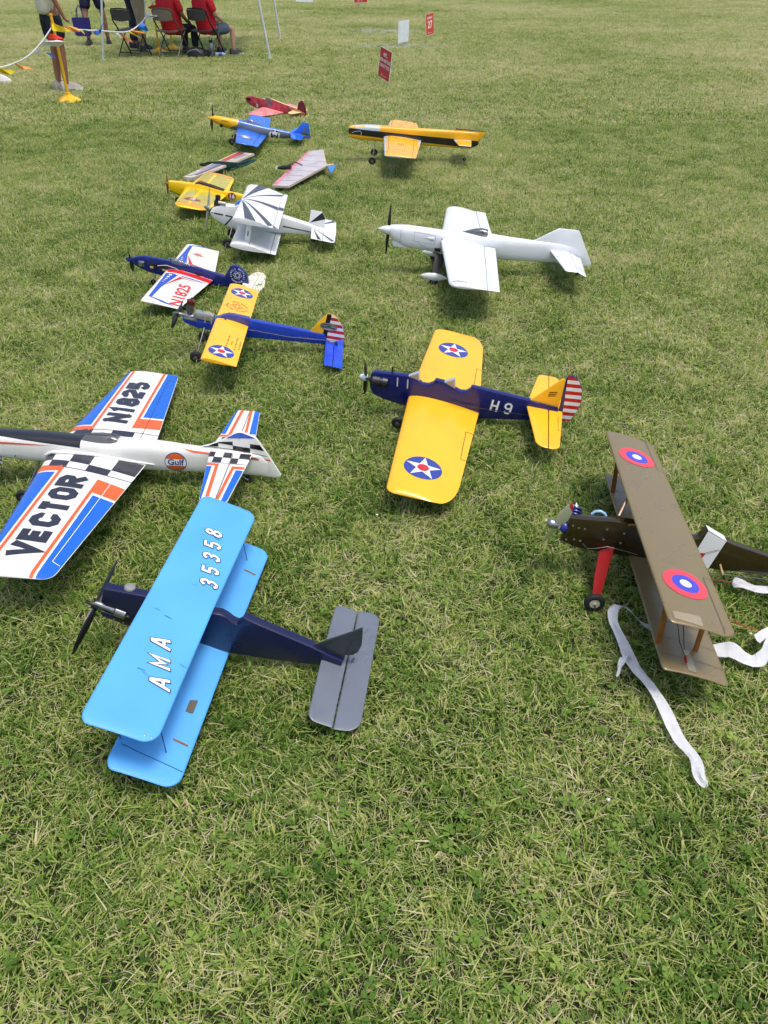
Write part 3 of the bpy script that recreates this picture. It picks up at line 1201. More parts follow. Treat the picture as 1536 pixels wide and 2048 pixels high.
# ---- olive drab biplane
def build_olive():
    m = Model('model_biplane', (.687, 1.733, .246, 173.38, 14.3, 4.26), 'olive drab biplane with red, blue and white roundels and a red landing gear leg')
    ol, dk = paint('olive drab', (122, 107, 74), .3), paint('olive drab dark fuselage', (44, 34, 13), .2)
    out = [(.148, -.076), (-.016, -.038), (-.193, -.036), (-.212, -.028), (-.221, .004), (-.285, -.014), (-.313, -.018), (-.411, -.024), (-.60, -.040), (-.62, -.055), (-.615, -.075), (-.445, -.084), (-.294, -.112), (-.211, -.118), (-.06, -.146), (.096, -.164), (.146, -.155)]
    f = m.add('fuselage', prism(out, 'y', -.014, .014, .003), dk)
    U = Wing(.489, (.004, .002), (-.162, -.164), rl=(.014, .02), rt=(.04, .03), sheet=.009, camber=.035, z=(0, 0))
    up = m.add('upper_wing', U.mesh(), ol)
    L = Wing(.476, (-.055, -.055), (-.222, -.224), rl=(.010, .014), rt=(.016, .016), sheet=.009, camber=.035, z=(-.145, -.145))
    lo = m.add('lower_wing', L.mesh(), ol)
    roundel(m, U, (-.073, .330), .056, up, 'ring')
    roundel(m, U, (-.073, -.322), .058, up, 'ring')
    for sg in (1, -1):
        U.decal(m, 'aileron_line', strip2([(-.160, sg * .275), (-.133, sg * .275), (-.131, sg * .484)], .0014), M_LINE, up)
    for k in range(6):
        for sg in (1, -1):
            L.decal(m, 'rib_line', strip2([(-.06, sg * (.10 + k * .065)), (-.14, sg * (.10 + k * .065)), (-.22, sg * (.10 + k * .065))], .0016), paint('rib line drab', (96, 84, 58)), lo)  # thin darker lines across the wing at each rib
    tape = paint('clear tape', (150, 138, 110), .12)
    U.decal(m, 'tape', [[(-.012, .452), (-.078, .452), (-.078, .485), (-.012, .478)]], tape, up)
    L.decal(m, 'tape', [[(-.118, .395), (-.138, .395), (-.138, .468), (-.118, .466)]], tape, lo)
    # side band and its emblem
    bw = [(-.2225, .002), (-.284, -.014), (-.281, -.112), (-.222, -.115)]
    bn = m.flat('white_band', [bw], 'y', .014, M_DWHITE, f)
    m.flat('white_band', [bw], 'y', -.014, M_DWHITE, f)
    bm = prism([(-.222, .0035), (-.2855, -.0140), (-.2855, -.0125), (-.222, .0052)], 'y', -.0138, .0138, 0)
    m.add('band_top', bm, M_DWHITE, f)
    ov = [(-.258 + .024 * cos(a) * .8 - .010 * sin(a), -.062 + .010 * sin(a) + .016 * cos(a) * -.8) for a in [2 * pi * i / 24 for i in range(24)]]
    m.flat('emblem_ring', strip2(ov, .0012, True), 'y', .0145, paint('emblem grey red', (130, 84, 90)), bn)
    m.flat('emblem_flag', [[(-.236, -.070), (-.250, -.068), (-.249, -.083), (-.238, -.084)]], 'y', .0144, paint('flag red', (196, 40, 34)), bn)
    m.flat('emblem_flag', [[(-.238, -.0845), (-.249, -.0835), (-.249, -.098), (-.241, -.098)]], 'y', .0144, paint('emblem navy', (24, 20, 80)), bn)
    # struts
    for y in (.385, -.345):
        bm = bmesh.new()
        b_prism(bm, [(-.016, -.004), (-.030, -.004), (-.070, -.138), (-.082, -.138), (-.082, -.144), (-.056, -.144)], 'y', y - .003, y + .003, .001)
        m.add('interplane_strut', bm, M_PLY)
        bm = bmesh.new()
        b_prism(bm, [(-.120, -.004), (-.132, -.004), (-.164, -.144), (-.152, -.144)], 'y', y - .003, y + .003, .001)
        m.add('interplane_strut', bm, M_PLY)
    for x, yy in ((.004, -.03), (-.10, -.03), (-.02, .03), (-.10, .03)):
        m.add('cabane_strut', tube([(x + .01, yy * .6, -.045), (x - .01, yy * 2.4, .0)], .004, 6), M_PLY)
    # undercarriage
    red = mat('undercarriage red', (138, 6, 10), .8)
    for sg in (1, -1):
        w = Vector((.026, sg * .142, m.gz(.026, sg * .142, .028)))
        a, b_ = Vector((.032, sg * .018, -.150)), Vector((-.002, sg * .018, -.126))
        c, d = w + Vector((-.014, -sg * .016, .010)), w + Vector((.009, -sg * .016, .010))
        bm = bmesh.new()
        n = Vector((0, sg * .0022, .0006))
        rr = [[p - n, p + n] for p in (a, a * .5 + d * .5 + Vector((.004, sg * .004, 0)), d, c, b_ * .5 + c * .5, b_)]
        A = [bm.verts.new(p[0]) for p in rr]
        B = [bm.verts.new(p[1]) for p in rr]
        bm.faces.new(A)
        bm.faces.new(list(reversed(B)))
        for i in range(6):
            j = (i + 1) % 6
            bm.faces.new((A[i], B[i], B[j], A[j]))
        bmesh.ops.recalc_face_normals(bm, faces=bm.faces)
        m.add('landing_gear_leg', bm, red, label='red sheet landing gear leg')
        m.wheel(w, .029, .019, hub=mat('wheel hub cream', (186, 180, 164), .4), hr=.52)
        m.add('axle', tube([w - Vector((0, sg * .02, 0)), w + Vector((0, sg * .022, 0))], .0025, 6), M_STEEL)
    # engine
    eb = paint('engine blue', (24, 44, 128), .3)
    en = m.add('engine', lathe((.138, 0, -.116), (1, 0, 0), [(0, .012), (.008, .017), (.016, .017), (.022, .013), (.03, .010), (.036, .008)], 18), eb)
    bm = bmesh.new()
    for k in range(4):
        b_lathe(bm, (.128, -.022 - k * .006, -.095 + k * .007), (0, -.75, .66), [(0, .018), (.003, .018)], 18)
    b_lathe(bm, (.128, -.018, -.1), (0, -.75, .66), [(0, .013), (.036, .014), (.04, .01)], 16)
    m.add('cylinder', bm, eb, en)
    m.add('glow_head', lathe((.128, -.048, -.072), (0, -.75, .66), [(0, .011), (.006, .010), (.008, .003), (.014, .003)], 14), M_ALU, en)
    cream = mat('cream propeller', (214, 206, 164), .4, var=.04)
    m.prop((.172, 0, -.116), .118, 62, .034, cream, paint('prop tip red', (190, 40, 40)), .13)
    m.add('spinner', lathe((.168, 0, -.116), (1, 0, 0), [(0, .012), (.012, .014), (.024, .0135), (.031, .010), (.034, .004), (.035, 0)], 20), M_ALU)
    m.add('fuel_tube', tube([(.040, -.024, -.085), (.041, -.026, -.065), (.050, -.028, -.055), (.064, -.030, -.052), (.076, -.031, -.058), (.083, -.032, -.070)], .0042, 8), mat('blue silicone', (150, 196, 232), .25))
    for x, z in ((.133, -.097), (.115, -.099), (.098, -.097), (.039, -.079), (-.011, -.077), (.134, -.146), (.113, -.139), (.095, -.138), (.035, -.114), (-.014, -.110)):
        m.add('screw', lathe((x, .0135, z), (0, 1, 0), [(0, .0032), (.0018, .0032), (.003, .0012)], 8), M_ALU)
    m.add('throttle_wire', tube([(.088, .024, -.139), (.070, .025, -.150), (.05, .026, -.143), (.02, .026, -.126), (-.02, .026, -.124), (-.07, .026, -.125)], .0013, 6), M_STEEL)
    m.add('control_rod', tube([(-.18, .030, -.135), (-.30, .031, -.113), (-.44, .031, -.086), (-.56, .03, -.07)], .0013, 6), M_STEEL)
    m.add('rod_guide', tube([(-.302, .02, -.086), (-.318, .033, -.109)], .0026, 6), M_WOOD)
    for a, b_ in (((-.040, .44, -.020), (-.108, .448, -.118)), ((-.055, .44, -.02), (-.120, .40, -.128))):
        m.add('lead_out_wire', tube([a, ((a[0] + b_[0]) / 2, a[1] + .004, (a[2] + b_[2]) / 2 - .01), b_], .0010, 5), M_BLKPLASTIC)
    m.add('wire_clip', tube([(-.104, .446, -.112), (-.113, .450, -.128)], .0026, 6), red)
    # tail (runs out of the picture)
    T = Wing(.21, (-.52, -.53), (-.575, -.575), rl=(.03, .03), rt=(0, 0), sheet=.006, z=(-.052, -.052))
    m.add('stabilizer', T.mesh(), ol)
    E_ = Wing(.21, (-.577, -.577), (-.63, -.63), rl=(0, 0), rt=(.03, .03), sheet=.006, z=(-.052, -.052))
    m.add('elevator', E_.mesh(), ol)
    m.add('fin', prism([(-.50, -.03), (-.55, .03), (-.60, .055), (-.64, .045), (-.65, .0), (-.64, -.05)], 'y', -.003, .003, .001), ol)
    m.add('tail_skid', tube([(-.54, 0, -.075), (-.60, 0, m.gz(-.60, 0, .004))], .0016, 5), M_STEEL)


# ---- blue, white and orange stunt model with VECTOR
def build_vector():
    m = Model('model_airplane', (-1.146, 2.25, .115, 178.29, 4.29, 3.07), 'white stunt airplane with blue and orange trim, chequers and VECTOR on its wing')
    wh, bl, og = paint('gloss white', (226, 226, 220), .22), paint('trim blue', (26, 98, 200), .25), paint('trim orange', (220, 96, 42), .3)
    F = Fuse([(.325, .040, .000, .020, 2.2), (.315, .048, -.012, .030, 2.4), (.26, .058, -.026, .036, 2.8), (.15, .064, -.032, .040, 3), (.0, .066, -.036, .042, 3.2), (-.10, .062, -.039, .042, 3.2), (-.22, .064, -.040, .041, 3), (-.30, .069, -.039, .038, 3), (-.40, .066, -.036, .033, 3), (-.50, .060, -.033, .026, 3), (-.62, .060, -.031, .018, 3), (-.72, .052, -.033, .011, 3), (-.75, .030, -.033, .008, 3)])
    fu = m.add('fuselage', F.mesh(), zone_mat('stunt fuselage paint', (226, 226, 220), [([(1, 0, 0, .125), (-.06, 0, 1, -.0485)], (34, 34, 40))], .22))
    W = Wing(.688, (-.006, -.072), (-.346, -.274), rl=(.02, .02), rt=(.028, .03), t=.15, z=(-.004, .004))
    wg = m.add('wing', W.mesh(), wh)
    for sg in (1, -1):
        def q(a):
            return [(p[0], p[1] * sg) for p in a]
        full = W.outline(.0, .6875)
        # leading-edge blue panel, rear blue panel
        fb = clip(clip(full, 1, -.012, .0900), 0, 1, -.168)
        rb = clip(clip(full, -1, .03, -.2520), .28, 1, -.205)
        o = W.decal(m, 'blue_trim', [q(fb), q(rb)], bl, wg)
        # orange outlines
        fo1 = clip(clip(clip(full, 1, -.012, .1080), -1, .012, -.0975), 0, 1, -.125)
        fo2 = clip(clip(clip(full, 1, -.012, .0975), 0, 1, -.125), 0, -1, .158)
        ro1 = clip(clip(clip(full, -1, .03, -.2345), 1, -.03, .2445), .28, 1, -.118 - .0)
        ro2 = clip(clip(clip(full, -1, .03, -.2445), .28, 1, -.118), -.28, -1, .192)
        ro1 = clip(ro1, .28, 1, -.118)
        W.decal(m, 'orange_trim', [q(fo1), q(fo2), q(ro1), q(ro2)], og, wg)
        # chequers next to the fuselage
        ub = [0, .10, .29, .50, .74, .995]
        ck = []
        for r_, (ya, yb) in enumerate(((.046, .083), (.083, .120))):
            for k in range(5):
                if (k + r_) % 2 == 0:
                    P = []
                    for (uu, yy) in ((ub[k], ya), (ub[k + 1], ya), (ub[k + 1], yb), (ub[k], yb)):
                        y2 = yy + .045 * uu * (1 if yy > .05 else 0)
                        x = W.xl(y2) - .001 - uu * (W.xl(y2) - W.xt(y2) - .002)
                        P.append((x, y2))
                    ck.append(q(P))
        W.decal(m, 'chequers', ck, M_CARBON, wg)
        W.decal(m, 'chequer_border', [[(p[0], p[1] * sg) for p in s_] for s_ in strip2([(-.012, .121), (-.10, .134), (-.20, .147), (-.336, .164)], .003)], M_CARBON, wg)
        W.decal(m, 'flap_line', [[(p[0], p[1] * sg) for p in s_] for s_ in strip2([(-.278, .12), (-.2495, .615), (-.274, .628)], .0018)], M_DWHITE if sg > 0 else M_CARBON, wg, lift=.0014)
    W.decal(m, 'lettering', stroke_text('VECTOR', (-.205, .615), (.01, -1), (1, -.01), .086, .0675, .0250, .0055), M_CARBON, wg)
    W.decal(m, 'registration_lettering', stroke_text('N1825', (-.204, -.205), (.02, -1), (1, .02), .086, .071, .0250, .004), M_CARBON, wg)
    # side trim of the fuselage
    for sg in (1, -1):
        red = [(.315, .028), (.15, .0335), (.05, .0385), (-.035, .0425), (-.035, .043), (.05, .0425), (.15, .041), (.315, .038)]
        F.decal(m, 'red_pinstripe', [red], paint('stripe orange red', (204, 78, 52)), fu, sg)
        lg = F.decal(m, 'round_logo', [circle2((-.441, .010), .037)], paint('logo blue', (24, 66, 140)), fu, sg, .0008)
        F.decal(m, 'orange_disc', [circle2((-.441, .010), .0335)], og, lg, sg, .0014)
        F.decal(m, 'white_bar', [clip(clip(circle2((-.441, .010), .0345), 0, 1, .003), 0, -1, .023)], M_DWHITE, lg, sg, .0020)
        tx = place2(font_text('Gulf', .031, .0008), (-.441, .0008), (-sg * 1.0, 0), (0, 1))
        F.decal(m, 'logo_lettering', tx, paint('logo blue', (24, 66, 140)), lg, sg, .0026)
    # canopy
    can = []
    for x, hw, zt in ((-.085, .004, .062), (-.11, .020, .070), (-.15, .026, .079), (-.19, .028, .083), (-.225, .027, .082), (-.245, .024, .074)):
        can.append([(x, hw * cos(a), .045 + (zt - .045) * max(0, sin(a)) ** .8) for a in [pi * i / 10 for i in range(11)]])
    m.add('canopy', loft(can), M_SMOKE)
    m.add('pilot', lathe((-.218, 0, .050), (0, 0, 1), [(0, .010), (.008, .011), (.016, .009), (.022, .004), (.024, 0)], 12), mat('pilot bust brown', (140, 96, 80), .6))
    # fillets
    for sg in (1, -1):
        m.add('wing_fillet', tube([(-.005, sg * .044, .006), (-.03, sg * .046, .020), (-.08, sg * .047, .026), (-.18, sg * .045, .022), (-.30, sg * .042, .006), (-.37, sg * .037, -.002)], [.003, .006, .007, .006, .005, .002], 8), wh)
    # tail
    fin = [(-.50, .050), (-.532, .067), (-.556, .075), (-.583, .089), (-.607, .102), (-.634, .122), (-.650, .130), (-.663, .131), (-.708, .115), (-.717, .104), (-.744, .063), (-.795, -.024), (-.790, -.034), (-.735, -.034), (-.70, .0)]
    fn = m.add('fin', prism(fin, 'y', -.0055, .0055, .0025), wh)
    for sg in (1, -1):
        h = .0055 * sg
        m.flat('blue_cap', [[(-.610, .1045), (-.634, .1205), (-.650, .1285), (-.663, .1295), (-.700, .1165), (-.7065, .112)]], 'y', h, bl, fn)
        rows = [((.099, .0855), (.0855, .066)), ((.0945, .079), (.0735, .052))]
        ck = []
        col_ = [-.583, -.632, -.690, -.742]
        for k in range(3):
            za0, za1 = .0975 - .004 * k, .0975 - .004 * (k + 1)
            zb0, zb1 = .084 - .0055 * k, .084 - .0055 * (k + 1)
            zc0, zc1 = .071 - .0075 * k, .071 - .0075 * (k + 1)
            x0, x1 = col_[k], col_[k + 1]
            if k % 2 == 0:
                ck.append([(x0, min(za0, .088 if k == 0 else 1)), (x1, za1), (x1, zb1), (x0, zb0)])
            else:
                ck.append([(x0, zb0), (x1, zb1), (x1, zc1), (x0, zc0)])
        ck.append([(-.548, .0715), (-.583, .0865), (-.583, .0705), (-.56, .0705)])
        ck[2] = [(-.690, .0895), (-.7235, .0880), (-.738, .0665), (-.690, .073)]
        m.flat('fin_chequers', ck, 'y', h, M_BLACK, fn)
        m.flat('chequer_border', strip2([(-.532, .0675), (-.56, .0672), (-.62, .0635), (-.70, .053), (-.7465, .047)], .0022), 'y', h, M_BLACK, fn)
    F.decal(m, 'orange_fin_stripe', [[(-.46, .060), (-.50, .0545), (-.62, .0465), (-.72, .038), (-.72, .032), (-.62, .0405), (-.50, .0485)]], og, fu)
    m.flat('orange_fin_stripe', [[(-.715, .0385), (-.757, .0345), (-.760, .0285), (-.715, .0325)]], 'y', .0055, og, fn)
    T = Wing(.320, (-.552, -.586), (-.633, -.633), rl=(.018, .02), rt=(0, 0), sheet=.011, z=(.050, .050))
    E_ = Wing(.320, (-.6350, -.6350), (-.700, -.672), rl=(0, 0), rt=(.012, .015), sheet=.010, z=(.050, .050))
    st = m.add('stabilizer', T.mesh(), wh)
    for sg in (1, -1):
        el = m.add('elevator', E_.mesh(sg, .006), wh)
        def q(a):
            return [(p[0], p[1] * sg) for p in a]
        fl, fe = T.outline(.0, .3195), E_.outline(.006, .3195)
        T.decal(m, 'blue_trim', [q(clip(clip(fl, 1, .05, .577), 0, 1, -.115))], bl, st)
        T.decal(m, 'orange_trim', [q(clip(clip(clip(fl, 1, .05, .598), -1, -.05, -.587), 0, 1, -.095)), q(clip(clip(clip(fl, 1, .05, .587), 0, 1, -.095), 0, -1, .108))], og, st)
        E_.decal(m, 'blue_trim', [q(clip(clip(fe, -1, .06, -.672), 0, 1, -.128))], bl, el)
        E_.decal(m, 'orange_trim', [q(clip(clip(clip(fe, -1, .06, -.654), 1, -.06, .664), 0, 1, -.105)), q(clip(clip(clip(fe, -1, .06, -.664), 0, 1, -.105), 0, -1, .120))], og, el)
        ck, ce = [], []
        for r_ in range(2):
            ya, yb = .018 + r_ * .034, .018 + (r_ + 1) * .034
            for k, (xa, xb) in enumerate(((-.557, -.577), (-.577, -.606), (-.606, -.6325))):
                if (k + r_) % 2 == 0:
                    ck.append(q([(xa, ya), (xb, ya), (xb, yb), (xa, yb)]))
            for k, (xa, xb) in enumerate(((-.6355, -.660), (-.660, -.6965))):
                if (k + r_) % 2 == 1:
                    ce.append(q([(xa, ya), (xb, ya), (xb, yb), (xa, yb)]))
        ck.append(q([(-.557, .088), (-.6325, .088), (-.6325, .090), (-.557, .090)]))
        ce.append(q([(-.6355, .088), (-.692, .088), (-.692, .090), (-.6355, .090)]))
        T.decal(m, 'chequers', ck, M_CARBON, st)
        E_.decal(m, 'chequers', ce, M_CARBON, el)
    m.add('control_horn', box((-.706, .010, .044), (.016, .010, .006), .001), wh)
    # nose gear out of the frame: muffler, spinner, propeller, undercarriage
    mu = m.add('muffler', tube([(.26, .046, -.022), (.24, .047, -.024), (.17, .046, -.022), (.152, .045, -.022), (.146, .045, -.023)], [.010, .016, .016, .010, .005], 12), M_ALU)
    m.add('exhaust_stub', tube([(.16, .046, -.026), (.146, .046, -.040)], .005, 8), M_ALU, mu)
    m.add('pressure_tube', tube([(.165, .044, .022), (.158, .046, .020), (.154, .046, .008), (.150, .045, -.006)], .0026, 8), mat('white silicone', (222, 222, 218), .3))
    m.add('screw', lathe((.098, .041, -.008), (0, 1, 0), [(0, .0022), (.002, .0022)], 8), M_BLKPLASTIC)
    m.add('spinner', lathe((.326, 0, .02), (1, 0, 0), [(0, .024), (.01, .024), (.03, .018), (.045, .008), (.05, 0)], 20), M_ALU)
    m.prop((.335, 0, .02), .15, 20, .026, M_BLKPLASTIC)
    gear(m, .04, .15, .027, .017, -.034, M_ALU, .003)
    t = m.gz(-.68, 0, .012)
    m.wheel((-.68, 0, t), .012, .008, name='tail_wheel')
    m.add('tail_gear_wire', tube([(-.64, 0, -.03), (-.68, .006, t), (-.68, -.006, t)], .0013, 5), M_STEEL)
    leads(m, [(-.15, .686, .0), (-.155, .72, m.gz(-.155, .72, .03)), (-.19, .78, m.gz(-.19, .78, .02))])


# ---- plain white stunt model
def build_white():
    m = Model('model_airplane', (.319, 4.374, .201, 176.62, 5.94, .56), 'plain glossy white low wing airplane with pointed spinner and wheel pants')
    wh = paint('plain gloss white', (226, 229, 233), .2, .02)
    F = Fuse([(.287, .030, -.022, .026, 2.4), (.28, .033, -.030, .031, 2.6), (.262, .035, -.046, .034, 2.8), (.2, .041, -.074, .038, 2.9), (.1, .040, -.080, .042, 3), (0, .038, -.086, .044, 3), (-.12, .043, -.086, .044, 2.8), (-.26, .050, -.084, .040, 2.7), (-.40, .045, -.078, .032, 2.7), (-.52, .044, -.070, .024, 2.7), (-.65, .044, -.064, .014, 2.8), (-.76, .038, -.061, .007, 3)])
    fu = m.add('fuselage', F.mesh(), wh)
    m.add('air_intake', prism([(.268, -.052), (.262, -.078), (.16, -.078), (.20, -.055), (.245, -.046)], 'y', -.024, .024, .006), wh)
    W = Wing(.722, (.004, -.040), (-.244, -.226), rl=(.035, .05), rt=(.0, .0), t=.22, z=(-.012, -.02))
    wg = m.add('wing', W.mesh(), wh)
    Fl = Wing(.722, (-.246, -.228), (-.306, -.288), rl=(0, 0), rt=(.004, .004), t=.13, z=(-.012, -.020), inc=.02, tipround=True)
    for sg in (1, -1):
        f = m.add('flap', Fl.mesh(sg, .05), wh)
    W.decal(m, 'lead_out_slot', [[(-.055, .694), (-.125, .700), (-.125, .704), (-.055, .699)]], M_BLACK, wg)
    W.decal(m, 'panel_line', strip2([(-.237, .06), (-.234, .60)], .0012), paint('panel line grey', (170, 174, 180)), wg)
    fin = [(-.50, .040), (-.515, .046), (-.546, .064), (-.590, .094), (-.637, .124), (-.745, .125), (-.752, .118), (-.858, -.044), (-.853, -.060), (-.72, -.062), (-.66, .0)]
    m.add('fin', prism(fin, 'y', -.006, .006, .003), wh)
    T = Wing(.335, (-.612, -.655), (-.722, -.722), rl=(.01, .01), rt=(0, 0), sheet=.012, z=(.0, .0))
    E_ = Wing(.340, (-.7238, -.7238), (-.795, -.770), rl=(0, 0), rt=(.004, .004), sheet=.009, z=(.0, .0), inc=.38)
    m.add('stabilizer', T.mesh(), wh)
    for sg in (1, -1):
        m.add('elevator', E_.mesh(sg, .012), wh)
    can = []
    for x, hw, zt in ((-.115, .003, .044), (-.145, .018, .056), (-.185, .027, .069), (-.22, .030, .075), (-.252, .029, .070)):
        can.append([(x, hw * cos(a), .030 + (zt - .030) * max(0, sin(a)) ** .8) for a in [pi * i / 10 for i in range(11)]])
    m.add('canopy', loft(can), M_SMOKE)
    pl = m.add('pilot', lathe((-.222, 0, .040), (0, 0, 1), [(0, .012), (.01, .013), (.018, .008), (.022, .009), (.03, .006), (.032, 0)], 12), mat('pilot bust grey', (120, 110, 104), .6))
    m.add('cockpit_tray', box((-.19, 0, .030), (.11, .034, .02), .002), mat('cockpit dark', (40, 42, 46), .6))
    m.add('cheek_scoop', loft([[(x, .040 + r * .55 * cos(a), -.005 + r * sin(a)) for a in [2 * pi * i / 10 for i in range(10)]] for x, r in ((.10, .002), (.06, .010), (.040, .012), (.036, .008))]), wh)
    grey = paint('panel line mid grey', (150, 154, 160))
    F.decal(m, 'hatch_line', strip2([(.150, .020), (.150, -.028), (.032, -.034), (.032, .014)], .0016, True) + strip2([(.130, -.034), (.060, -.066)], .0016), grey, fu)
    F.decal(m, 'cowl_line', strip2([(.225, .034), (.225, -.060)], .0016), grey, fu)
    for sg in (1, -1):
        for k in range(3):
            m.add('hinge', box((-.246, sg * (.15 + k * .22), W.top(-.243, .15 + k * .22) + .001), (.010, .006, .003), .0005), grey)
    m.add('charge_port', box((.012, .043, -.060), (.034, .006, .018), .001), M_BLKPLASTIC)
    m.add('filler_cap', lathe((-.006, .0425, -.001), (0, 1, 0), [(0, .005), (.003, .005), (.0032, .002)], 12), M_DARKMETAL)
    m.add('spinner', lathe((.286, 0, .004), (1, 0, 0), [(0, .026), (.012, .0255), (.035, .018), (.055, .010), (.068, .003), (.070, 0)], 24), wh)
    m.prop((.297, 0, .004), .142, 84, .026, M_BLKPLASTIC)
    carbon = mat('carbon gear', (28, 28, 30), .35)
    for sg in (1, -1):
        c = Vector((.015, sg * .205, m.gz(.015, sg * .205, .038)))
        a = Vector((-.01, sg * .035, -.082))
        bm = bmesh.new()
        b_loft(bm, [[p + Vector((dx * wd, sg * dy, dy * .3)) for dx, dy in ((-.5, -.002), (.5, -.002), (.5, .002), (-.5, .002))] for p, wd in ((a, .055), (a * .6 + c * .4, .045), (c + Vector((0, -sg * .012, .012)), .030))])
        m.add('landing_gear_leg', bm, carbon)
        rings = []
        for x, r in ((.075, .002), (.06, .012), (.035, .020), (0, .023), (-.03, .019), (-.055, .010), (-.072, .002)):
            rings.append([(c.x + x, c.y + r * .62 * cos(q), c.z + .008 + r * .95 * sin(q)) for q in [2 * pi * i / 14 for i in range(14)]])
        m.add('wheel_pant', loft(rings), wh)
        m.wheel((c.x, c.y, m.gz(c.x, c.y, .024)), .024, .014)
    m.wheel((-.80, 0, m.gz(-.80, 0, .013)), .013, .008, name='tail_wheel')
    m.add('tail_gear_wire', tube([(-.77, 0, -.055), (-.80, .006, m.gz(-.8, 0, .013)), (-.80, -.006, m.gz(-.8, 0, .013))], .0013, 5), M_STEEL)
    for dx in (-.075, -.10):
        leads(m, [(dx, .700, -.02), (dx, .706, m.gz(dx, .706, .1)), (dx - .006, .71, m.gz(dx, .71, .01))])


# ---- blue and yellow slow trainer
def build_trainer():
    m = Model('model_airplane', (-.784, 3.30, .171, 181.37, 14.2, .3), 'high wing model with plain yellow wing, blue profile fuselage and upright red headed engine')
    yel, blu = paint('golden yellow', (246, 186, 40), .28), paint('bright blue', (22, 56, 168), .28)
    out = [(.112, -.028), (-.018, -.018), (-.030, .003), (-.067, .022), (-.10, .028), (-.174, .030), (-.52, .040), (-.535, .018), (-.530, -.004), (-.187, -.052), (-.022, -.058), (.046, -.060), (.094, -.051), (.110, -.040)]
    f = m.add('fuselage', prism(out, 'y', -.015, .015, .003), blu)
    W = Wing(.434, (-.032, -.034), (-.178, -.179), rl=(.004, .004), rt=(.004, .004), t=.16, z=(.0, .0), tipround=False, low=.5)
    wg = m.add('wing', W.mesh(), yel)
    roundel(m, W, (-.104, .345), .053, wg)
    roundel(m, W, (-.106, -.330), .053, wg)
    brn = paint('club print brown', (176, 74, 24))
    c = (-.106, -.155)
    rt = ring_text('CIRCLE MASTERS', c, .042, .015, 258, 72, (0, -1), (1, 0), .0003) + ring_text('FLYING CLUB', c, .052, .014, 292, 392, (0, -1), (1, 0), .0003, True)
    lg = W.decal(m, 'club_emblem', strip2(circle2(c, .021, 28), .0018, True), brn, wg)
    W.decal(m, 'emblem_orbit', strip2(circle2(c, .034, 28, .010), .0014, True), brn, lg, .0011)
    W.decal(m, 'emblem_orbit', strip2(circle2(c, .010, 28, .034), .0014, True), brn, lg, .0013)
    W.decal(m, 'emblem_lettering', rt, brn, lg)
    txt = []                                     # four lines of script too small to read in the photograph
    rs = random.Random(8)
    for k, wdt in enumerate((.115, .04, .115, .075)):
        y = .242 + wdt / 2
        while y > .242 - wdt / 2:
            n_ = rs.randint(3, 6)
            pts = [(-.118 - .0175 * k + (.0045 if j % 2 else -.001) * rs.uniform(.6, 1.4), y - j * .0034) for j in range(n_)]
            txt += strip2(pts, .0014)
            y -= n_ * .0034 + .003
    W.decal(m, 'dedication_lettering', txt, paint('print dark brown', (70, 48, 16)), wg)
    W.decal(m, 'wing_bolt', [circle2((-.074, .022), .005, 12)], M_DARKMETAL, wg)
    m.add('pylon', prism([(-.030, .0), (-.060, .022), (-.085, .034), (-.12, .036), (-.178, .036), (-.178, .0)], 'y', -.0155, .0155, .002), paint('pylon violet blue', (60, 66, 140), .3))
    fin = [(-.452, .036), (-.482, .092), (-.500, .120), (-.514, .137), (-.530, .140), (-.560, .126), (-.591, .093), (-.606, .060), (-.613, .040), (-.560, .008), (-.535, .016)]
    fn = m.add('fin', prism(fin, 'y', -.004, .004, .0015), yel)
    for sg in (1, -1):
        h = sg * .004
        m.flat('black_band', [clip(clip(fin, 1, 0, .532), -1, 0, -.512)], 'y', h, M_BLACK, fn)
        z = clip(fin, -1, 0, -.532)
        st = [clip(clip(z, .06, 1, -.107 + .0145 * k + .0), -.06, -1, .1215 - .0145 * k) for k in range(10)]
        m.flat('red_stripes', [p for p in st[0::2] if len(p) > 2], 'y', h, paint('flag red', (196, 40, 34)), fn)
        m.flat('white_stripes', [p for p in st[1::2] if len(p) > 2], 'y', h, M_DWHITE, fn)
        e = m.flat('oval_badge', [circle2((-.530, .079), .040, 30, .018)], 'y', h, paint('badge grey', (126, 124, 116)), fn, .0012)
        m.flat('badge_scribble', strip2([(-.497, .078), (-.515, .073), (-.53, .081), (-.545, .074), (-.562, .077)], .004) + strip2([(-.50, .086), (-.52, .088), (-.54, .086)], .003), 'y', h, paint('badge dark', (44, 42, 44)), e, .0018)
        m.flat('badge_scribble', strip2([(-.510, .068), (-.53, .066), (-.55, .070)], .0025), 'y', h, paint('badge pale', (196, 196, 190)), e, .0018)
    T = Wing(.243, (-.531, -.533), (-.570, -.570), rl=(.008, .008), rt=(0, 0), sheet=.006, z=(.002, .002))
    E_ = Wing(.243, (-.5718, -.5718), (-.614, -.614), rl=(0, 0), rt=(.006, .006), sheet=.006, z=(.002, .002))
    m.add('stabilizer', T.mesh(), paint('tail royal blue', (24, 72, 206), .25))
    m.add('elevator', E_.mesh(), paint('tail royal blue', (24, 72, 206), .25))
    m.add('control_horn', prism([(-.572, .002), (-.592, .002), (-.578, .030)], 'y', .018, .020, 0), blu)
    m.add('control_rod', tube([(-.18, .021, -.012), (-.36, .022, -.004), (-.578, .02, .026)], .0014, 6), M_STEEL)
    # engine, tank
    en = m.add('engine', lathe((.062, 0, -.020), (1, 0, 0), [(0, .010), (.006, .014), (.036, .014), (.042, .009), (.07, .008)], 16), M_ALU)
    bm = bmesh.new()
    for k in range(6):
        b_lathe(bm, (.084, 0, .002 + k * .0062), (0, 0, 1), [(0, .0165), (.0032, .0165)], 20)
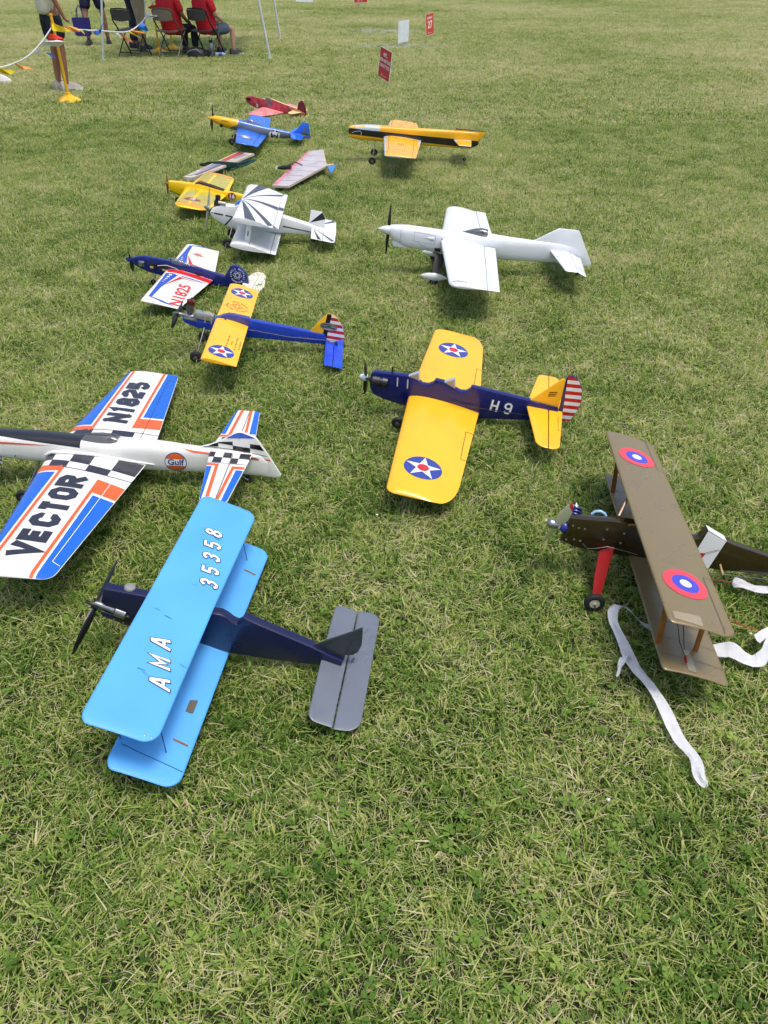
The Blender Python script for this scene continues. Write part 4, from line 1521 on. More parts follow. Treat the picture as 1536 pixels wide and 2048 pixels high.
    b_lathe(bm, (.084, 0, -.012), (0, 0, 1), [(0, .012), (.05, .012)], 16)
    m.add('cylinder', bm, mat('cast alloy', (128, 128, 126), .5, metal=.7), en)
    bm = bmesh.new()
    for k in range(3):
        b_lathe(bm, (.084, 0, .040 + k * .0058), (0, 0, 1), [(0, .0185), (.0036, .0185)], 20)
    b_lathe(bm, (.084, 0, .038), (0, 0, 1), [(0, .014), (.02, .013), (.0215, .003), (.03, .003)], 16)
    m.add('cylinder_head', bm, paint('head dark red', (96, 30, 22), .4), en)
    m.add('carburettor', tube([(.108, .0, .004), (.112, .004, .02)], .006, 8), M_BLKPLASTIC, en)
    m.add('engine_bearer', box((.075, 0, -.027), (.06, .036, .008), .001), M_ALU, en)
    tk = m.add('fuel_tank', box((.018, 0, -.002), (.080, .034, .030), .002), mat('tin tank', (176, 178, 178), .34, metal=.55))
    m.add('vent_tube', tube([(.030, 0, .010), (.030, 0, .026)], .0022, 6), M_ALU, tk)
    for a in ((.012, -.018, .0145, -.012, .018, .0145), (.002, -.018, .0142, .016, .018, .0142)):
        m.add('rubber_band', tube([(a[0], a[1], -.026), a[:3], a[3:], (a[3] - .004, a[4], -.026)], .0022, 6), mat('rubber band', (206, 184, 146), .5), tk)
    m.prop((.138, 0, -.021), .125, -6, .026, M_BLKPLASTIC)
    m.add('propeller_nut', lathe((.140, 0, -.021), (1, 0, 0), [(0, .008), (.012, .006), (.02, 0)], 12), M_ALU)
    gear(m, .022, .112, .027, .022, -.05)
    m.add('tail_skid', tube([(-.46, 0, -.015), (-.50, 0, m.gz(-.50, 0, .003))], .0014, 5), M_STEEL)


# ---- patriotic N1825 model
def build_racer():
    m = Model('model_airplane', (-1.180, 4.166, .0954, 176.7, 11.64, -.6), 'white winged airplane with N1825 in red, blue and red leading edge and navy fuselage')
    m.root.scale = (.9716,) * 3
    wh, navy = paint('eggshell white', (226, 224, 208), .25), paint('deep blue', (18, 32, 112), .25)
    out = [(.196, .020), (.164, .036), (.128, .046), (.008, .050), (-.161, .046), (-.321, .031), (-.335, .06), (-.347, .094), (-.362, .104), (-.389, .106), (-.414, .095), (-.433, .081), (-.448, .055), (-.460, .026), (-.455, .006), (-.341, -.023), (-.256, -.034), (-.038, -.046), (.1, -.038), (.164, -.019), (.196, -.008)]
    f = m.add('fuselage', prism(out, 'y', -.014, .014, .003), navy)
    W = Wing(.456, (.0, .010), (-.262, -.188), rl=(.012, .015), rt=(.006, .008), t=.13, z=(-.004, -.010))
    wg = m.add('wing', W.mesh(), wh)
    rb, rr = paint('trim royal blue', (40, 78, 184)), paint('trim red', (204, 36, 44))
    for sg in (1, -1):
        def q(a):
            return [(p[0], p[1] * sg) for p in a]
        W.decal(m, 'red_root_trim', [q([(-.003, .020), (-.02, .060), (-.255, .066), (-.258, .020)])], rr, wg)
        W.decal(m, 'blue_trim', [q([(-.018, .410), (-.016, .078), (-.05, .075), (-.085, .078), (-.046, .260), (-.036, .405)]), q([(-.085, .079), (-.245, .082), (-.20, .092), (-.110, .092)]), q([(-.024, .412), (-.095, .440), (-.165, .446), (-.10, .425), (-.036, .408)])], rb, wg, .0009)
        W.decal(m, 'red_chevron', [q([(-.052, .240), (-.096, .098), (-.120, .102), (-.205, .104), (-.115, .112)])], rr, wg, .0011)
        sm = []
        for k, (x, y, r) in enumerate(((-.044, .098, .016), (-.041, .128, .013), (-.038, .155, .010), (-.035, .178, .008), (-.033, .198, .006), (-.075, .084, .008), (-.10, .084, .006))):
            sm.append(q(star2((x, y), r, .3)))
        W.decal(m, 'white_stars', sm, M_DWHITE, wg, .0014)
    tx = font_text('N1825', .085, .0022, shear=-.0)
    W.decal(m, 'lettering', place2(tx, (-.185, .300), (.05, -1.12), (1, .15)), paint('lettering crimson', (204, 34, 54)), wg)
    em = W.decal(m, 'bird_emblem', [star2((-.10, -.285), .030, .4, .62)], paint('emblem pale red', (214, 120, 116)), wg)
    W.decal(m, 'emblem_stroke', strip2([(-.062, -.27), (-.09, -.285), (-.12, -.27), (-.145, -.28)], .004), paint('emblem grey', (120, 104, 110)), em, .0014)
    # club print on the fin
    for sg in (1, -1):
        c = (-.394, .056)
        pr = ring_text('CIRCLE MASTERS', c, .033, .0125, 200, -20, (-sg, 0), (0, 1), .0003) + ring_text('FLYING CLUB', c, .043, .0125, 225, 315, (-sg, 0), (0, 1), .0003, True)
        o = m.flat('club_lettering', pr, 'y', .014 * sg, M_DWHITE, f)
        for a in (0, 60, 120):
            el = [(c[0] + .024 * cos(t) * cos(rad(a)) - .010 * sin(t) * sin(rad(a)), c[1] + .024 * cos(t) * sin(rad(a)) + .010 * sin(t) * cos(rad(a))) for t in [2 * pi * i / 22 for i in range(22)]]
            m.flat('club_atom', strip2(el, .0018, True), 'y', .014 * sg, M_DWHITE, o, .0006 + a * .000003)
    # cut-outs as flat patches coloured dark for their inner shade, bare wood, engine
    dark = mat('cutout shade brown', (58, 40, 26), .7)
    for k, q in enumerate(([(.096, .021), (.070, .023), (.068, -.010), (.095, -.017)], [(.043, .021), (-.015, .014), (.0, -.004), (.040, -.010)])):
        c = m.flat('cutout_shade', [q], 'y', .014, dark, f)
        m.add('bare_rib', box(((q[0][0] + q[1][0]) / 2, .0140, -.006), (.018, .004, .012), .001), M_WOOD, f)
    m.add('battery_strap', box((.058, .0145, .004), (.012, .004, .040), .001), M_BLKPLASTIC)
    en = m.add('engine', box((.140, .012, .006), (.034, .026, .026), .004), M_ALU)
    m.add('cylinder', lathe((.140, .02, .006), (0, 1, 0), [(0, .012), (.012, .013), (.02, .010)], 14), M_ALU, en)
    can = []
    for x, hw, zt in ((.008, .004, .052), (-.023, .014, .074), (-.076, .015, .066), (-.120, .012, .056), (-.158, .004, .047)):
        can.append([(x, hw * cos(a), .040 + (zt - .040) * max(0, sin(a)) ** .7) for a in [pi * i / 10 for i in range(11)]])
    cn = m.add('canopy', loft(can), M_CLEAR)
    m.add('canopy_frame', tube([(-.018, .017, .042), (-.021, .014, .062), (-.023, .0, .076), (-.021, -.014, .062)], .0022, 6), navy, cn)
    m.add('wiring', tube([(.05, .016, .012), (.0, .018, .026), (-.05, .018, .020), (-.08, .018, .006), (-.14, .018, .002)], .002, 6), mat('servo lead cream', (206, 196, 170), .5))
    m.add('connector', box((-.088, .019, .012), (.022, .008, .010), .001), paint('connector orange', (214, 92, 50)))
    m.add('switch', box((-.178, .0165, .008), (.020, .008, .026), .001), M_BLKPLASTIC)
    T = Wing(.20, (-.425, -.455), (-.490, -.490), rl=(.03, .09), rt=(0, 0), sheet=.006, z=(.018, .018))
    E_ = Wing(.20, (-.4915, -.4915), (-.548, -.525), rl=(0, 0), rt=(.03, .08), sheet=.006, z=(.018, .018))
    st = m.add('stabilizer', T.mesh(), wh)
    el = m.add('elevator', E_.mesh(), wh)
    rnd = random.Random(3)
    for W_, o in ((T, st), (E_, el)):
        fl = []
        for k in range(24):
            y = rnd.choice((-1, 1)) * rnd.uniform(.03, .16)
            x = W_.xl(y) + (W_.xt(y) - W_.xl(y)) * rnd.uniform(.2, .85)
            fl.append(star2((x, y), .005, rnd.random() * 3, .5))
        W_.decal(m, 'printed_flecks', fl, paint('fleck red grey', (170, 90, 92)), o)
    m.prop((.206, 0, .006), .098, 58, .024, M_BLKPLASTIC)
    m.add('spinner', lathe((.196, 0, .006), (1, 0, 0), [(0, .017), (.012, .0165), (.028, .010), (.04, 0)], 20), navy)
    c = (.075, 0, m.gz(.075, 0, .017))
    m.wheel(c, .017, .014)
    m.add('landing_gear_leg', tube([(.06, 0, -.038), (.075, .009, c[2]), (.075, -.009, c[2])], .0018, 6), M_STEEL)
    for dx in (-.05, -.075):
        leads(m, [(dx, .454, -.008), (dx - .004, .462, m.gz(dx, .462, .02)), (dx - .03, .50, m.gz(dx, .5, .012))])


# ---- white biplane with black sunburst
def build_sunburst():
    m = Model('model_biplane', (-.877, 4.924, .247, 181.7, 12.33, .13), 'white biplane with black sunburst rays and number 7 on the nose')
    wh = paint('matt white film', (226, 228, 228), .35, .03)
    ray_ = paint('sunburst grey black', (66, 66, 72))
    out = [(.174, -.088), (.167, -.072), (.140, -.052), (.110, -.034), (.070, -.030), (.029, -.024), (.013, -.010), (-.267, -.026), (-.386, -.038), (-.524, -.050), (-.539, -.071), (-.443, -.1), (-.263, -.123), (.014, -.158), (.079, -.148), (.145, -.122), (.170, -.101)]
    f = m.add('fuselage', prism(out, 'y', -.034, .034, .006), wh)
    U = Wing(.385, (.004, .004), (-.228, -.228), rl=(.003, .003), rt=(0, 0), t=.19, z=(.0, .0), tipround=False, low=.45)
    up = m.add('upper_wing', U.mesh(), wh)
    UA = Wing(.385, (-.230, -.230), (-.263, -.263), rl=(0, 0), rt=(.002, .002), sheet=.008, z=(.0, .0))
    ua = m.add('upper_aileron', UA.mesh(), wh)
    L = Wing(.405, (.0, .0), (-.232, -.232), rl=(.003, .003), rt=(0, 0), t=.19, z=(-.142, -.142), tipround=False, low=.45)
    lo = m.add('lower_wing', L.mesh(), wh)
    LA = Wing(.405, (-.234, -.234), (-.268, -.268), rl=(0, 0), rt=(.002, .002), sheet=.008, z=(-.142, -.142))
    m.add('lower_aileron', LA.mesh(), wh)
    o = (-.004, -.01)
    rays = (((-.066, -.384), (-.130, -.384)), ((-.227, -.360), (-.227, -.315)), ((-.227, -.055), (-.227, .015)), ((-.065, .384), (-.130, .384)), ((-.20, .384), (-.227, .340)))
    W_ = []
    for a, b_ in rays:
        d1, d2 = Vector(a) - Vector(o), Vector(b_) - Vector(o)
        W_.append([tuple(Vector(o) + d1 * .05), tuple(Vector(o) + d2 * .05), b_, a] if a[1] < b_[1] or True else None)
    U.decal(m, 'sunburst_rays', W_, ray_, up)
    UA.decal(m, 'sunburst_rays', [[(-.2305, -.365), (-.2305, -.320), (-.236, -.335), (-.240, -.366)], [(-.2305, -.055), (-.2305, .015), (-.262, .020), (-.262, -.045)], [(-.2305, .384), (-.2305, .345), (-.245, .372), (-.262, .384)]], ray_, ua)
    for y in (.33, -.33):
        m.add('interplane_strut', prism([(-.075, -.135), (-.105, -.135), (-.105, .005), (-.075, .005)], 'y', y - .002, y + .002, .001), wh)
        m.add('strut_slot', box((-.090, y + .0035, -.075), (.006, .002, .030), .0005), M_DARKMETAL)
    L.decal(m, 'film_panel', [[(-.125, .06), (-.215, .06), (-.215, .395), (-.125, .375)]], paint('film panel grey', (214, 218, 218)), lo)
    L.decal(m, 'lead_out_wire', strip2([(-.100, .33), (-.110, .39)], .0025), M_DARKMETAL, lo, .0014)
    for x in (-.02, -.12, -.20):
        m.add('cabane_strut', prism([(x, -.05), (x - .02, -.05), (x - .02, .002), (x, .002)], 'y', -.030, .030, .001), wh)
    for sg in (1, -1):
        h = .034 * sg
        m.flat('number_seven', [[(.080, -.083), (.036, -.085), (.036, -.093), (.080, -.092)], [(.045, -.0932), (.036, -.0932), (.070, -.146), (.082, -.146)]], 'y', h, M_BLACK, f)
        m.flat('nose_stripe', [[(.150, -.084), (.094, -.084), (.094, -.093), (.150, -.093)], [(.168, -.0885), (.157, -.084), (.157, -.093)]], 'y', h, M_BLACK, f)
        m.flat('side_stripe', [[(-.272, -.076), (-.47, -.078), (-.47, -.082), (-.272, -.084)]], 'y', h, M_BLACK, f)
    m.add('windscreen', prism([(.032, -.020), (.010, .010), (-.006, .010), (-.006, -.016)], 'y', -.026, .026, .002), paint('windscreen blue', (36, 110, 214)))
    fin = [(-.392, -.045), (-.428, -.036), (-.427, .043), (-.495, .045), (-.524, .011), (-.524, -.056), (-.45, -.05)]
    fn = m.add('fin', prism(fin, 'y', -.004, .004, .0015), wh)
    for sg in (1, -1):
        m.flat('fin_ray', [[(-.430, -.034), (-.492, .036), (-.498, .042), (-.522, .012), (-.522, .006)]], 'y', .004 * sg, M_BLACK, fn)
    T = Wing(.232, (-.448, -.452), (-.5225, -.5225), rl=(.004, .004), rt=(0, 0), sheet=.007, z=(-.058, -.058))
    E_ = Wing(.232, (-.5245, -.5245), (-.603, -.598), rl=(0, 0), rt=(.025, .03), sheet=.006, z=(-.058, -.058))
    st, el = m.add('stabilizer', T.mesh(), wh), m.add('elevator', E_.mesh(), wh)
    for sg in (1, -1):
        T.decal(m, 'tail_ray', [[(-.456, sg * .03), (-.457, sg * .034), (-.492, sg * .228), (-.515, sg * .228)], [(-.458, sg * .03), (-.522, sg * .105), (-.522, sg * .125)]], ray_, st)
        E_.decal(m, 'tail_ray', [[(-.526, sg * .110), (-.526, sg * .130), (-.578, sg * .222), (-.595, sg * .20)]], ray_, el)
    en = m.add('engine', box((.135, 0, -.036), (.045, .034, .030), .004), M_DARKMETAL)
    bm = bmesh.new()
    for k in range(4):
        b_lathe(bm, (.138, 0, -.018 + k * .008), (0, 0, 1), [(0, .016), (.004, .016)], 16)
    b_lathe(bm, (.138, 0, -.022), (0, 0, 1), [(0, .012), (.034, .012)], 12)
    m.add('cylinder', bm, M_DARKMETAL, en)
    m.add('muffler', tube([(.130, .026, -.022), (.085, .028, -.022)], .010, 10), mat('muffler cream', (190, 184, 160), .4), en)
    m.prop((.192, 0, -.074), .120, 92, .022, mat('nylon grey propeller', (176, 176, 160), .4))
    m.add('spinner', lathe((.186, 0, -.074), (1, 0, 0), [(0, .016), (.010, .015), (.028, .006), (.032, 0)], 16), M_ALU)
    gear(m, .043, .109, .031, .020, -.14)
    m.wheel((-.47, 0, m.gz(-.47, 0, .012)), .012, .008, name='tail_wheel')
    m.add('tail_gear_wire', tube([(-.44, 0, -.095), (-.47, .005, m.gz(-.47, 0, .012))], .0013, 5), M_STEEL)


# ---- translucent yellow model with 16
def build_yellow16():
    m = Model('model_airplane', (-1.45, 5.959, .085, 178.14, 8.74, .74), 'translucent yellow airplane with number 16 in red ovals')
    yl, film = paint('lemon yellow', (238, 196, 14), .3), mat('translucent yellow film', (186, 172, 50), .25, coat=.3, var=.1, scale=5)
    out = [(.124, .030), (.06, .036), (-.046, .040), (-.097, .048), (-.20, .036), (-.277, .027), (-.417, .018), (-.545, .018), (-.55, -.002), (-.391, -.030), (-.27, -.036), (-.05, -.054), (.046, -.056), (.110, -.034), (.126, -.008)]
    f = m.add('fuselage', prism(out, 'y', -.024, .024, .008), yl)
    W = Wing(.512, (.006, -.036), (-.300, -.262), rl=(.06, .06), rt=(.06, .08), t=.13, z=(-.004, .004))
    wg = m.add('wing', W.mesh(), yl)
    for sg in (1, -1):
        def q(a):
            return [(p[0], p[1] * sg) for p in a]
        o = W.outline(.04, .50)
        W.decal(m, 'film_panel', [q(clip(clip(clip(o, -1, 0, -.042), 1, 0, .112), 0, -1, .435)), q(clip(clip(clip(o, -1, 0, -.135), 1, -.02, .262), 0, -1, .435))], film, wg)
        W.decal(m, 'orange_tip', [q(clip(clip(o, 0, 1, -.44), 0, -1, .492))], paint('orange yellow film', (236, 160, 24)), wg)
        W.decal(m, 'rib_line', [q(s_) for k in range(7) for s_ in strip2([(-.044, .08 + k * .05), (-.111, .08 + k * .05)], .003)], paint('rib brown', (160, 140, 40)), wg, .0012)
    red = paint('number red', (146, 28, 22))
    for y in (.335,):
        n_ = W.decal(m, 'number_oval', [circle2((-.122, y), .058, 30, .036)], red, wg, .0014)
        W.decal(m, 'number', place2(font_text('16', .052, .0018), (-.142, y), (0, -1), (1, 0)), M_DWHITE, n_, .0019)
    for sg in (1, -1):
        n_ = m.flat('number_disc', [circle2((-.339, .0), .030, 28, .026)], 'y', .024 * sg, red, f)
        m.flat('number', place2(font_text('16', .044, .0016), (-.339, -.015), (-sg, 0), (0, 1)), 'y', .024 * sg, M_DWHITE, n_, .0012)
    m.flat('lower_stripe', [[(.118, -.036), (.046, -.0545), (-.05, -.053), (-.05, -.049), (.046, -.050), (.118, -.030)]], 'y', .024, M_BLACK, f)
    m.add('cockpit_shade_block', prism([(-.046, .032), (-.097, .060), (-.20, .046), (-.278, .031), (-.278, .020), (-.046, .020)], 'y', -.0215, .0215, .004), mat('cockpit shade brown', (52, 36, 18), .6))  # solid block; shade of the cockpit opening put into its dark colour
    m.add('pilot', lathe((-.112, 0, .045), (0, 0, 1), [(0, .012), (.010, .015), (.020, .011), (.025, 0)], 14), mat('pilot bust rust', (190, 96, 62), .6))
    m.add('fin', prism([(-.45, .014), (-.475, .075), (-.494, .095), (-.512, .102), (-.535, .094), (-.552, .05), (-.556, .0)], 'y', -.004, .004, .002), yl)
    T = Wing(.19, (-.45, -.47), (-.512, -.512), rl=(.03, .03), rt=(0, 0), sheet=.006, z=(.018, .018))
    E_ = Wing(.19, (-.514, -.514), (-.57, -.565), rl=(0, 0), rt=(.03, .03), sheet=.006, z=(.018, .018))
    m.add('stabilizer', T.mesh(), yl)
    m.add('elevator', E_.mesh(), yl)
    m.prop((.138, 0, .008), .085, 78, .020, mat('wood propeller', (176, 108, 50), .35, coat=.3, var=.15, scale=50))
    m.add('propeller_nut', lathe((.126, 0, .008), (1, 0, 0), [(0, .010), (.02, .009), (.026, .004)], 12), M_DARKMETAL)
    gear(m, .03, .11, .024, .014, -.05)
    m.add('lead_out_wire', tube([(-.135, .30, W.top(-.135, .30)), (-.135, .302, W.top(-.135, .30) + .075)], .0008, 5), M_STEEL)


# ---- blue and yellow fighter
def build_mustang():
    m = Model('model_airplane', (-1.379, 8.032, .139, 181.94, 11.27, -.1), 'blue and grey fighter model with yellow nose and four bladed propeller')
    blu, gry, yl = (28, 104, 214), (98, 104, 112), (238, 178, 14)
    fm = zone_mat('fighter fuselage paint', blu, [([(0, 0, -1, .036), ], gry), ([(1, 0, .0, .0), (1, 0, 1.6, -.045)], yl), ([(-1, 0, 0, -.29), (1, 0, 0, .400), (0, 0, -1, .010)], (20, 22, 44)), ([(-1, 0, 0, -.292), (1, 0, 0, .312), (0, 0, -1, .010)], (228, 226, 218)), ([(-1, 0, 0, -.338), (1, 0, 0, .358), (0, 0, -1, .004)], (228, 226, 218)), ([(-1, 0, 0, -.378), (1, 0, 0, .396), (0, 0, -1, .006)], (228, 226, 218))])
    F = Fuse([(.236, .050, .002, .024, 2.2), (.215, .055, -.008, .029, 2.3), (.15, .058, -.023, .036, 2.5), (.0, .061, -.036, .042, 2.5), (-.09, .060, -.056, .043, 2.3), (-.16, .056, -.060, .042, 2.3), (-.24, .052, -.050, .038, 2.3), (-.32, .051, -.032, .033, 2.3), (-.43, .050, -.020, .026, 2.3), (-.55, .050, .000, .016, 2.3), (-.66, .046, .024, .007, 2.5)])
    fu = m.add('fuselage', F.mesh(), fm)
    bl, gr = paint('fighter blue', blu), paint('fighter grey', gry)
    W = Wing(.690, (.012, -.058), (-.215, -.198), rl=(.02, .02), rt=(0, 0), t=.14, z=(-.020, .004))
    wg = m.add('wing', W.mesh(), bl)
    A = Wing(.690, (-.217, -.200), (-.276, -.250), rl=(0, 0), rt=(.004, .004), t=.10, z=(-.020, .004))
    for sg in (1, -1):
        m.add('aileron', A.mesh(sg, .05), bl)
    e = W.decal(m, 'wing_emblem', [circle2((-.115, .40), .062, 26, .030)], gr, wg)
    W.decal(m, 'emblem_bars', [star2((-.115, .40), .055, 0, .25), [(-.085, .44), (-.13, .44), (-.13, .455), (-.085, .455)], [(-.10, .345), (-.15, .345), (-.15, .36), (-.10, .36)]], M_DWHITE, e, .0016)
    for sg in (1, -1):
        lg = F.decal(m, 'star_insignia', [circle2((-.346, .016), .031)], paint('insignia navy', (22, 26, 72)), fu, sg)
        F.decal(m, 'star', [star2((-.346, .016), .030, pi / 2)], M_DWHITE, lg, sg, .0018)
        F.decal(m, 'insignia_bar', [[(-.300, .022), (-.314, .022), (-.314, .008), (-.300, .008)], [(-.378, .022), (-.394, .022), (-.394, .008), (-.378, .008)]], M_DWHITE, lg, sg, .0012)
    fin = [(-.50, .046), (-.539, .073), (-.588, .149), (-.600, .154), (-.640, .155), (-.650, .150), (-.684, .030), (-.66, .022), (-.58, .020)]
    fn = m.add('fin', prism(fin, 'y', -.006, .006, .003), bl)
    for sg in (1, -1):
        m.flat('fin_panel', [[(-.566, .052), (-.600, .064), (-.612, .112), (-.628, .112), (-.640, .070), (-.672, .068), (-.680, .032), (-.60, .028)]], 'y', .006 * sg, gr, fn)
        m.flat('serial_lettering', [[(-.604 - k * .009, .052), (-.610 - k * .009, .052), (-.610 - k * .009, .063), (-.604 - k * .009, .063)] for k in range(7)], 'y', .006 * sg, M_BLACK, fn, .0012)
    T = Wing(.245, (-.485, -.510), (-.560, -.560), rl=(.02, .02), rt=(0, 0), sheet=.012, z=(.042, .042))
    E_ = Wing(.245, (-.562, -.562), (-.625, -.605), rl=(0, 0), rt=(.02, .02), sheet=.010, z=(.042, .042))
    m.add('stabilizer', T.mesh(), bl)
    for sg in (1, -1):
        m.add('elevator', E_.mesh(sg, .012), bl)
    can = []
    for x, hw, zt in ((-.035, .006, .061), (-.060, .020, .075), (-.10, .026, .091), (-.14, .025, .086), (-.19, .016, .067), (-.23, .004, .053)):
        can.append([(x, hw * cos(a), .046 + (zt - .046) * max(0, sin(a)) ** .8) for a in [pi * i / 10 for i in range(11)]])
    m.add('canopy', loft(can), M_CLEAR)
    m.add('pilot', lathe((-.088, 0, .052), (0, 0, 1), [(0, .010), (.010, .010), (.018, .008), (.023, 0)], 12), M_BLKPLASTIC)
    m.add('exhaust_stack', box((.125, .037, .036), (.060, .008, .008), .002), paint('exhaust yellow', (224, 170, 24)))
    m.add('exhaust_opening', lathe((.150, .026, -.012), (.2, 1, -.2), [(0, .014), (.016, .014), (.017, .011)], 14), M_DARKMETAL)
    yel = paint('spinner yellow', yl)
    m.add('spinner', lathe((.236, 0, .024), (1, 0, 0), [(0, .026), (.010, .0255), (.03, .016), (.042, .006), (.045, 0)], 20), yel)
    m.prop((.244, 0, .024), .135, 72, .022, M_BLKPLASTIC, nb=4)
    gear(m, .036, .108, .030, .018, -.045, M_ALU, .003)
    m.wheel((-.56, 0, m.gz(-.56, 0, .012)), .012, .008, name='tail_wheel')
    m.add('tail_gear_wire', tube([(-.54, 0, .004), (-.56, .005, m.gz(-.56, 0, .012))], .0015, 5), M_STEEL)
    for dx in (-.06, -.09):
        leads(m, [(dx, .685, .0), (dx + .01, .70, m.gz(dx, .70, .08)), (dx + .03, .74, m.gz(dx, .74, .01))])


# ---- yellow and black slab-sided model
def build_slab():
    m = Model('model_airplane', (-.005, 7.265, .198, 177.85, 4.06, -.41), 'yellow airplane with long black sided fuselage and silver nose panel on two wheels')
    yl, bk = (236, 172, 16), (24, 20, 22)
    fm = zone_mat('slab fuselage paint', yl, [([(.02, 0, -1, .042), (-.03, 0, 1, .012)], (190, 150, 40)), ([(.02, 0, -1, .039), (-.03, 0, 1, .009)], bk)])
    F = Fuse([(.295, .055, -.030, .034, 5), (.25, .064, -.038, .042, 5), (.15, .074, -.040, .047, 5), (.0, .078, -.042, .048, 5), (-.2, .081, -.045, .045, 5), (-.4, .085, -.045, .036, 5), (-.6, .088, -.045, .026, 5), (-.74, .089, -.044, .018, 5), (-.82, .088, -.010, .012, 5)])
    fu = m.add('fuselage', F.mesh(), fm)
    sv = paint('silver panel', (190, 202, 208), .3)
    for sg in (1, -1):
        F.decal(m, 'silver_nose_panel', [[(.27, .052), (.22, .066), (.13, .0725), (.03, .0765), (.03, .042), (.10, .040), (.20, .044)]], sv, fu, sg)
        F.decal(m, 'nose_mark', strip2([(.27, .010), (.25, .022), (.22, .028), (.19, .030)], .005) + strip2([(.19, .024), (.19, .0)], .005), paint('mark grey', (180, 184, 186)), fu, sg)
    m.add('nose_top_panel', loft([[(x, y * hw, z0 + (zt - z0) * (1 - abs(y) ** 4)) for y in (-1, -.8, -.4, 0, .4, .8, 1)] + [(x, hw * .9, z0 - .006), (x, -hw * .9, z0 - .006)] for x, hw, z0, zt in ((.27, .030, .050, .062), (.15, .043, .060, .0765), (.03, .045, .064, .0805))]), sv)
    yel = paint('amber yellow film', yl, .3)
    W = Wing(.728, (.0, -.036), (-.330, -.285), rl=(.02, .02), rt=(.012, .012), t=.13, z=(-.004, -.006))
    wg = m.add('wing', W.mesh(), sv)
    for sg in (1, -1):
        o = [(p[0], p[1] * sg) for p in clip(clip(W.outline(.07, .7275), -1, -.02, -.030), 1, .02, .300)]
        W.decal(m, 'yellow_film', [o], yel, wg)
        W.decal(m, 'panel_line', [[(p[0], p[1] * sg) for p in s_] for s_ in strip2([(-.050, .08), (-.060, .70)], .004) + strip2([(-.268, .08), (-.258, .70)], .004)], paint('film seam brown', (140, 90, 10)), wg, .0015)
        W.decal(m, 'rib_line', [[(p[0], p[1] * sg) for p in s_] for k in range(6) for s_ in strip2([(-.055, .14 + k * .1), (-.262, .14 + k * .1)], .0025)], paint('film rib amber', (206, 150, 16)), wg, .0012)
        W.decal(m, 'wing_print', [[(p[0], p[1] * sg) for p in s_] for k in range(4) for s_ in strip2([(-.135 - k * .014, .30), (-.135 - k * .014, .40)], .005)], paint('film print brown', (120, 84, 20)), wg, .0019)
        m.add('wing_fillet', tube([(.01, sg * .046, .0), (-.03, sg * .05, .018), (-.14, sg * .05, .022), (-.30, sg * .047, .006), (-.35, sg * .045, -.002)], [.004, .008, .009, .007, .004], 8), paint('fillet black', bk))
    m.add('fin', prism([(-.60, .084), (-.615, .106), (-.876, .101), (-.800, -.012), (-.76, -.02), (-.74, .08)], 'y', -.010, .010, .003), zone_mat('slab fin paint', yl, [([(0, 0, -1, .036)], bk), ([(0, 0, 1, -.0985)], bk)]))
    T = Wing(.232, (-.600, -.640), (-.760, -.745), rl=(.008, .008), rt=(.008, .008), sheet=.014, z=(.018, .018))
    st = m.add('stabilizer', T.mesh(), sv)
    for sg in (1, -1):
        T.decal(m, 'yellow_film', [[(p[0], p[1] * sg) for p in clip(T.outline(.05, .2315), -1, 0, -.628)]], yel, st)
    m.add('spinner', lathe((.292, 0, .016), (1, 0, 0), [(0, .020), (.008, .016), (.012, .006)], 16), M_BLKPLASTIC)
    gear(m, .078, .176, .031, .011, -.042, None, .0025)
    m.wheel((-.72, 0, m.gz(-.72, 0, .014)), .014, .008, name='tail_wheel')
    m.add('tail_gear_wire', tube([(-.70, 0, -.043), (-.72, .006, m.gz(-.72, 0, .014))], .0018, 5), M_STEEL)
    leads(m, [(-.10, .726, -.006), (-.095, .735, m.gz(-.095, .735, .08)), (-.085, .76, m.gz(-.085, .76, .012))], .0014)


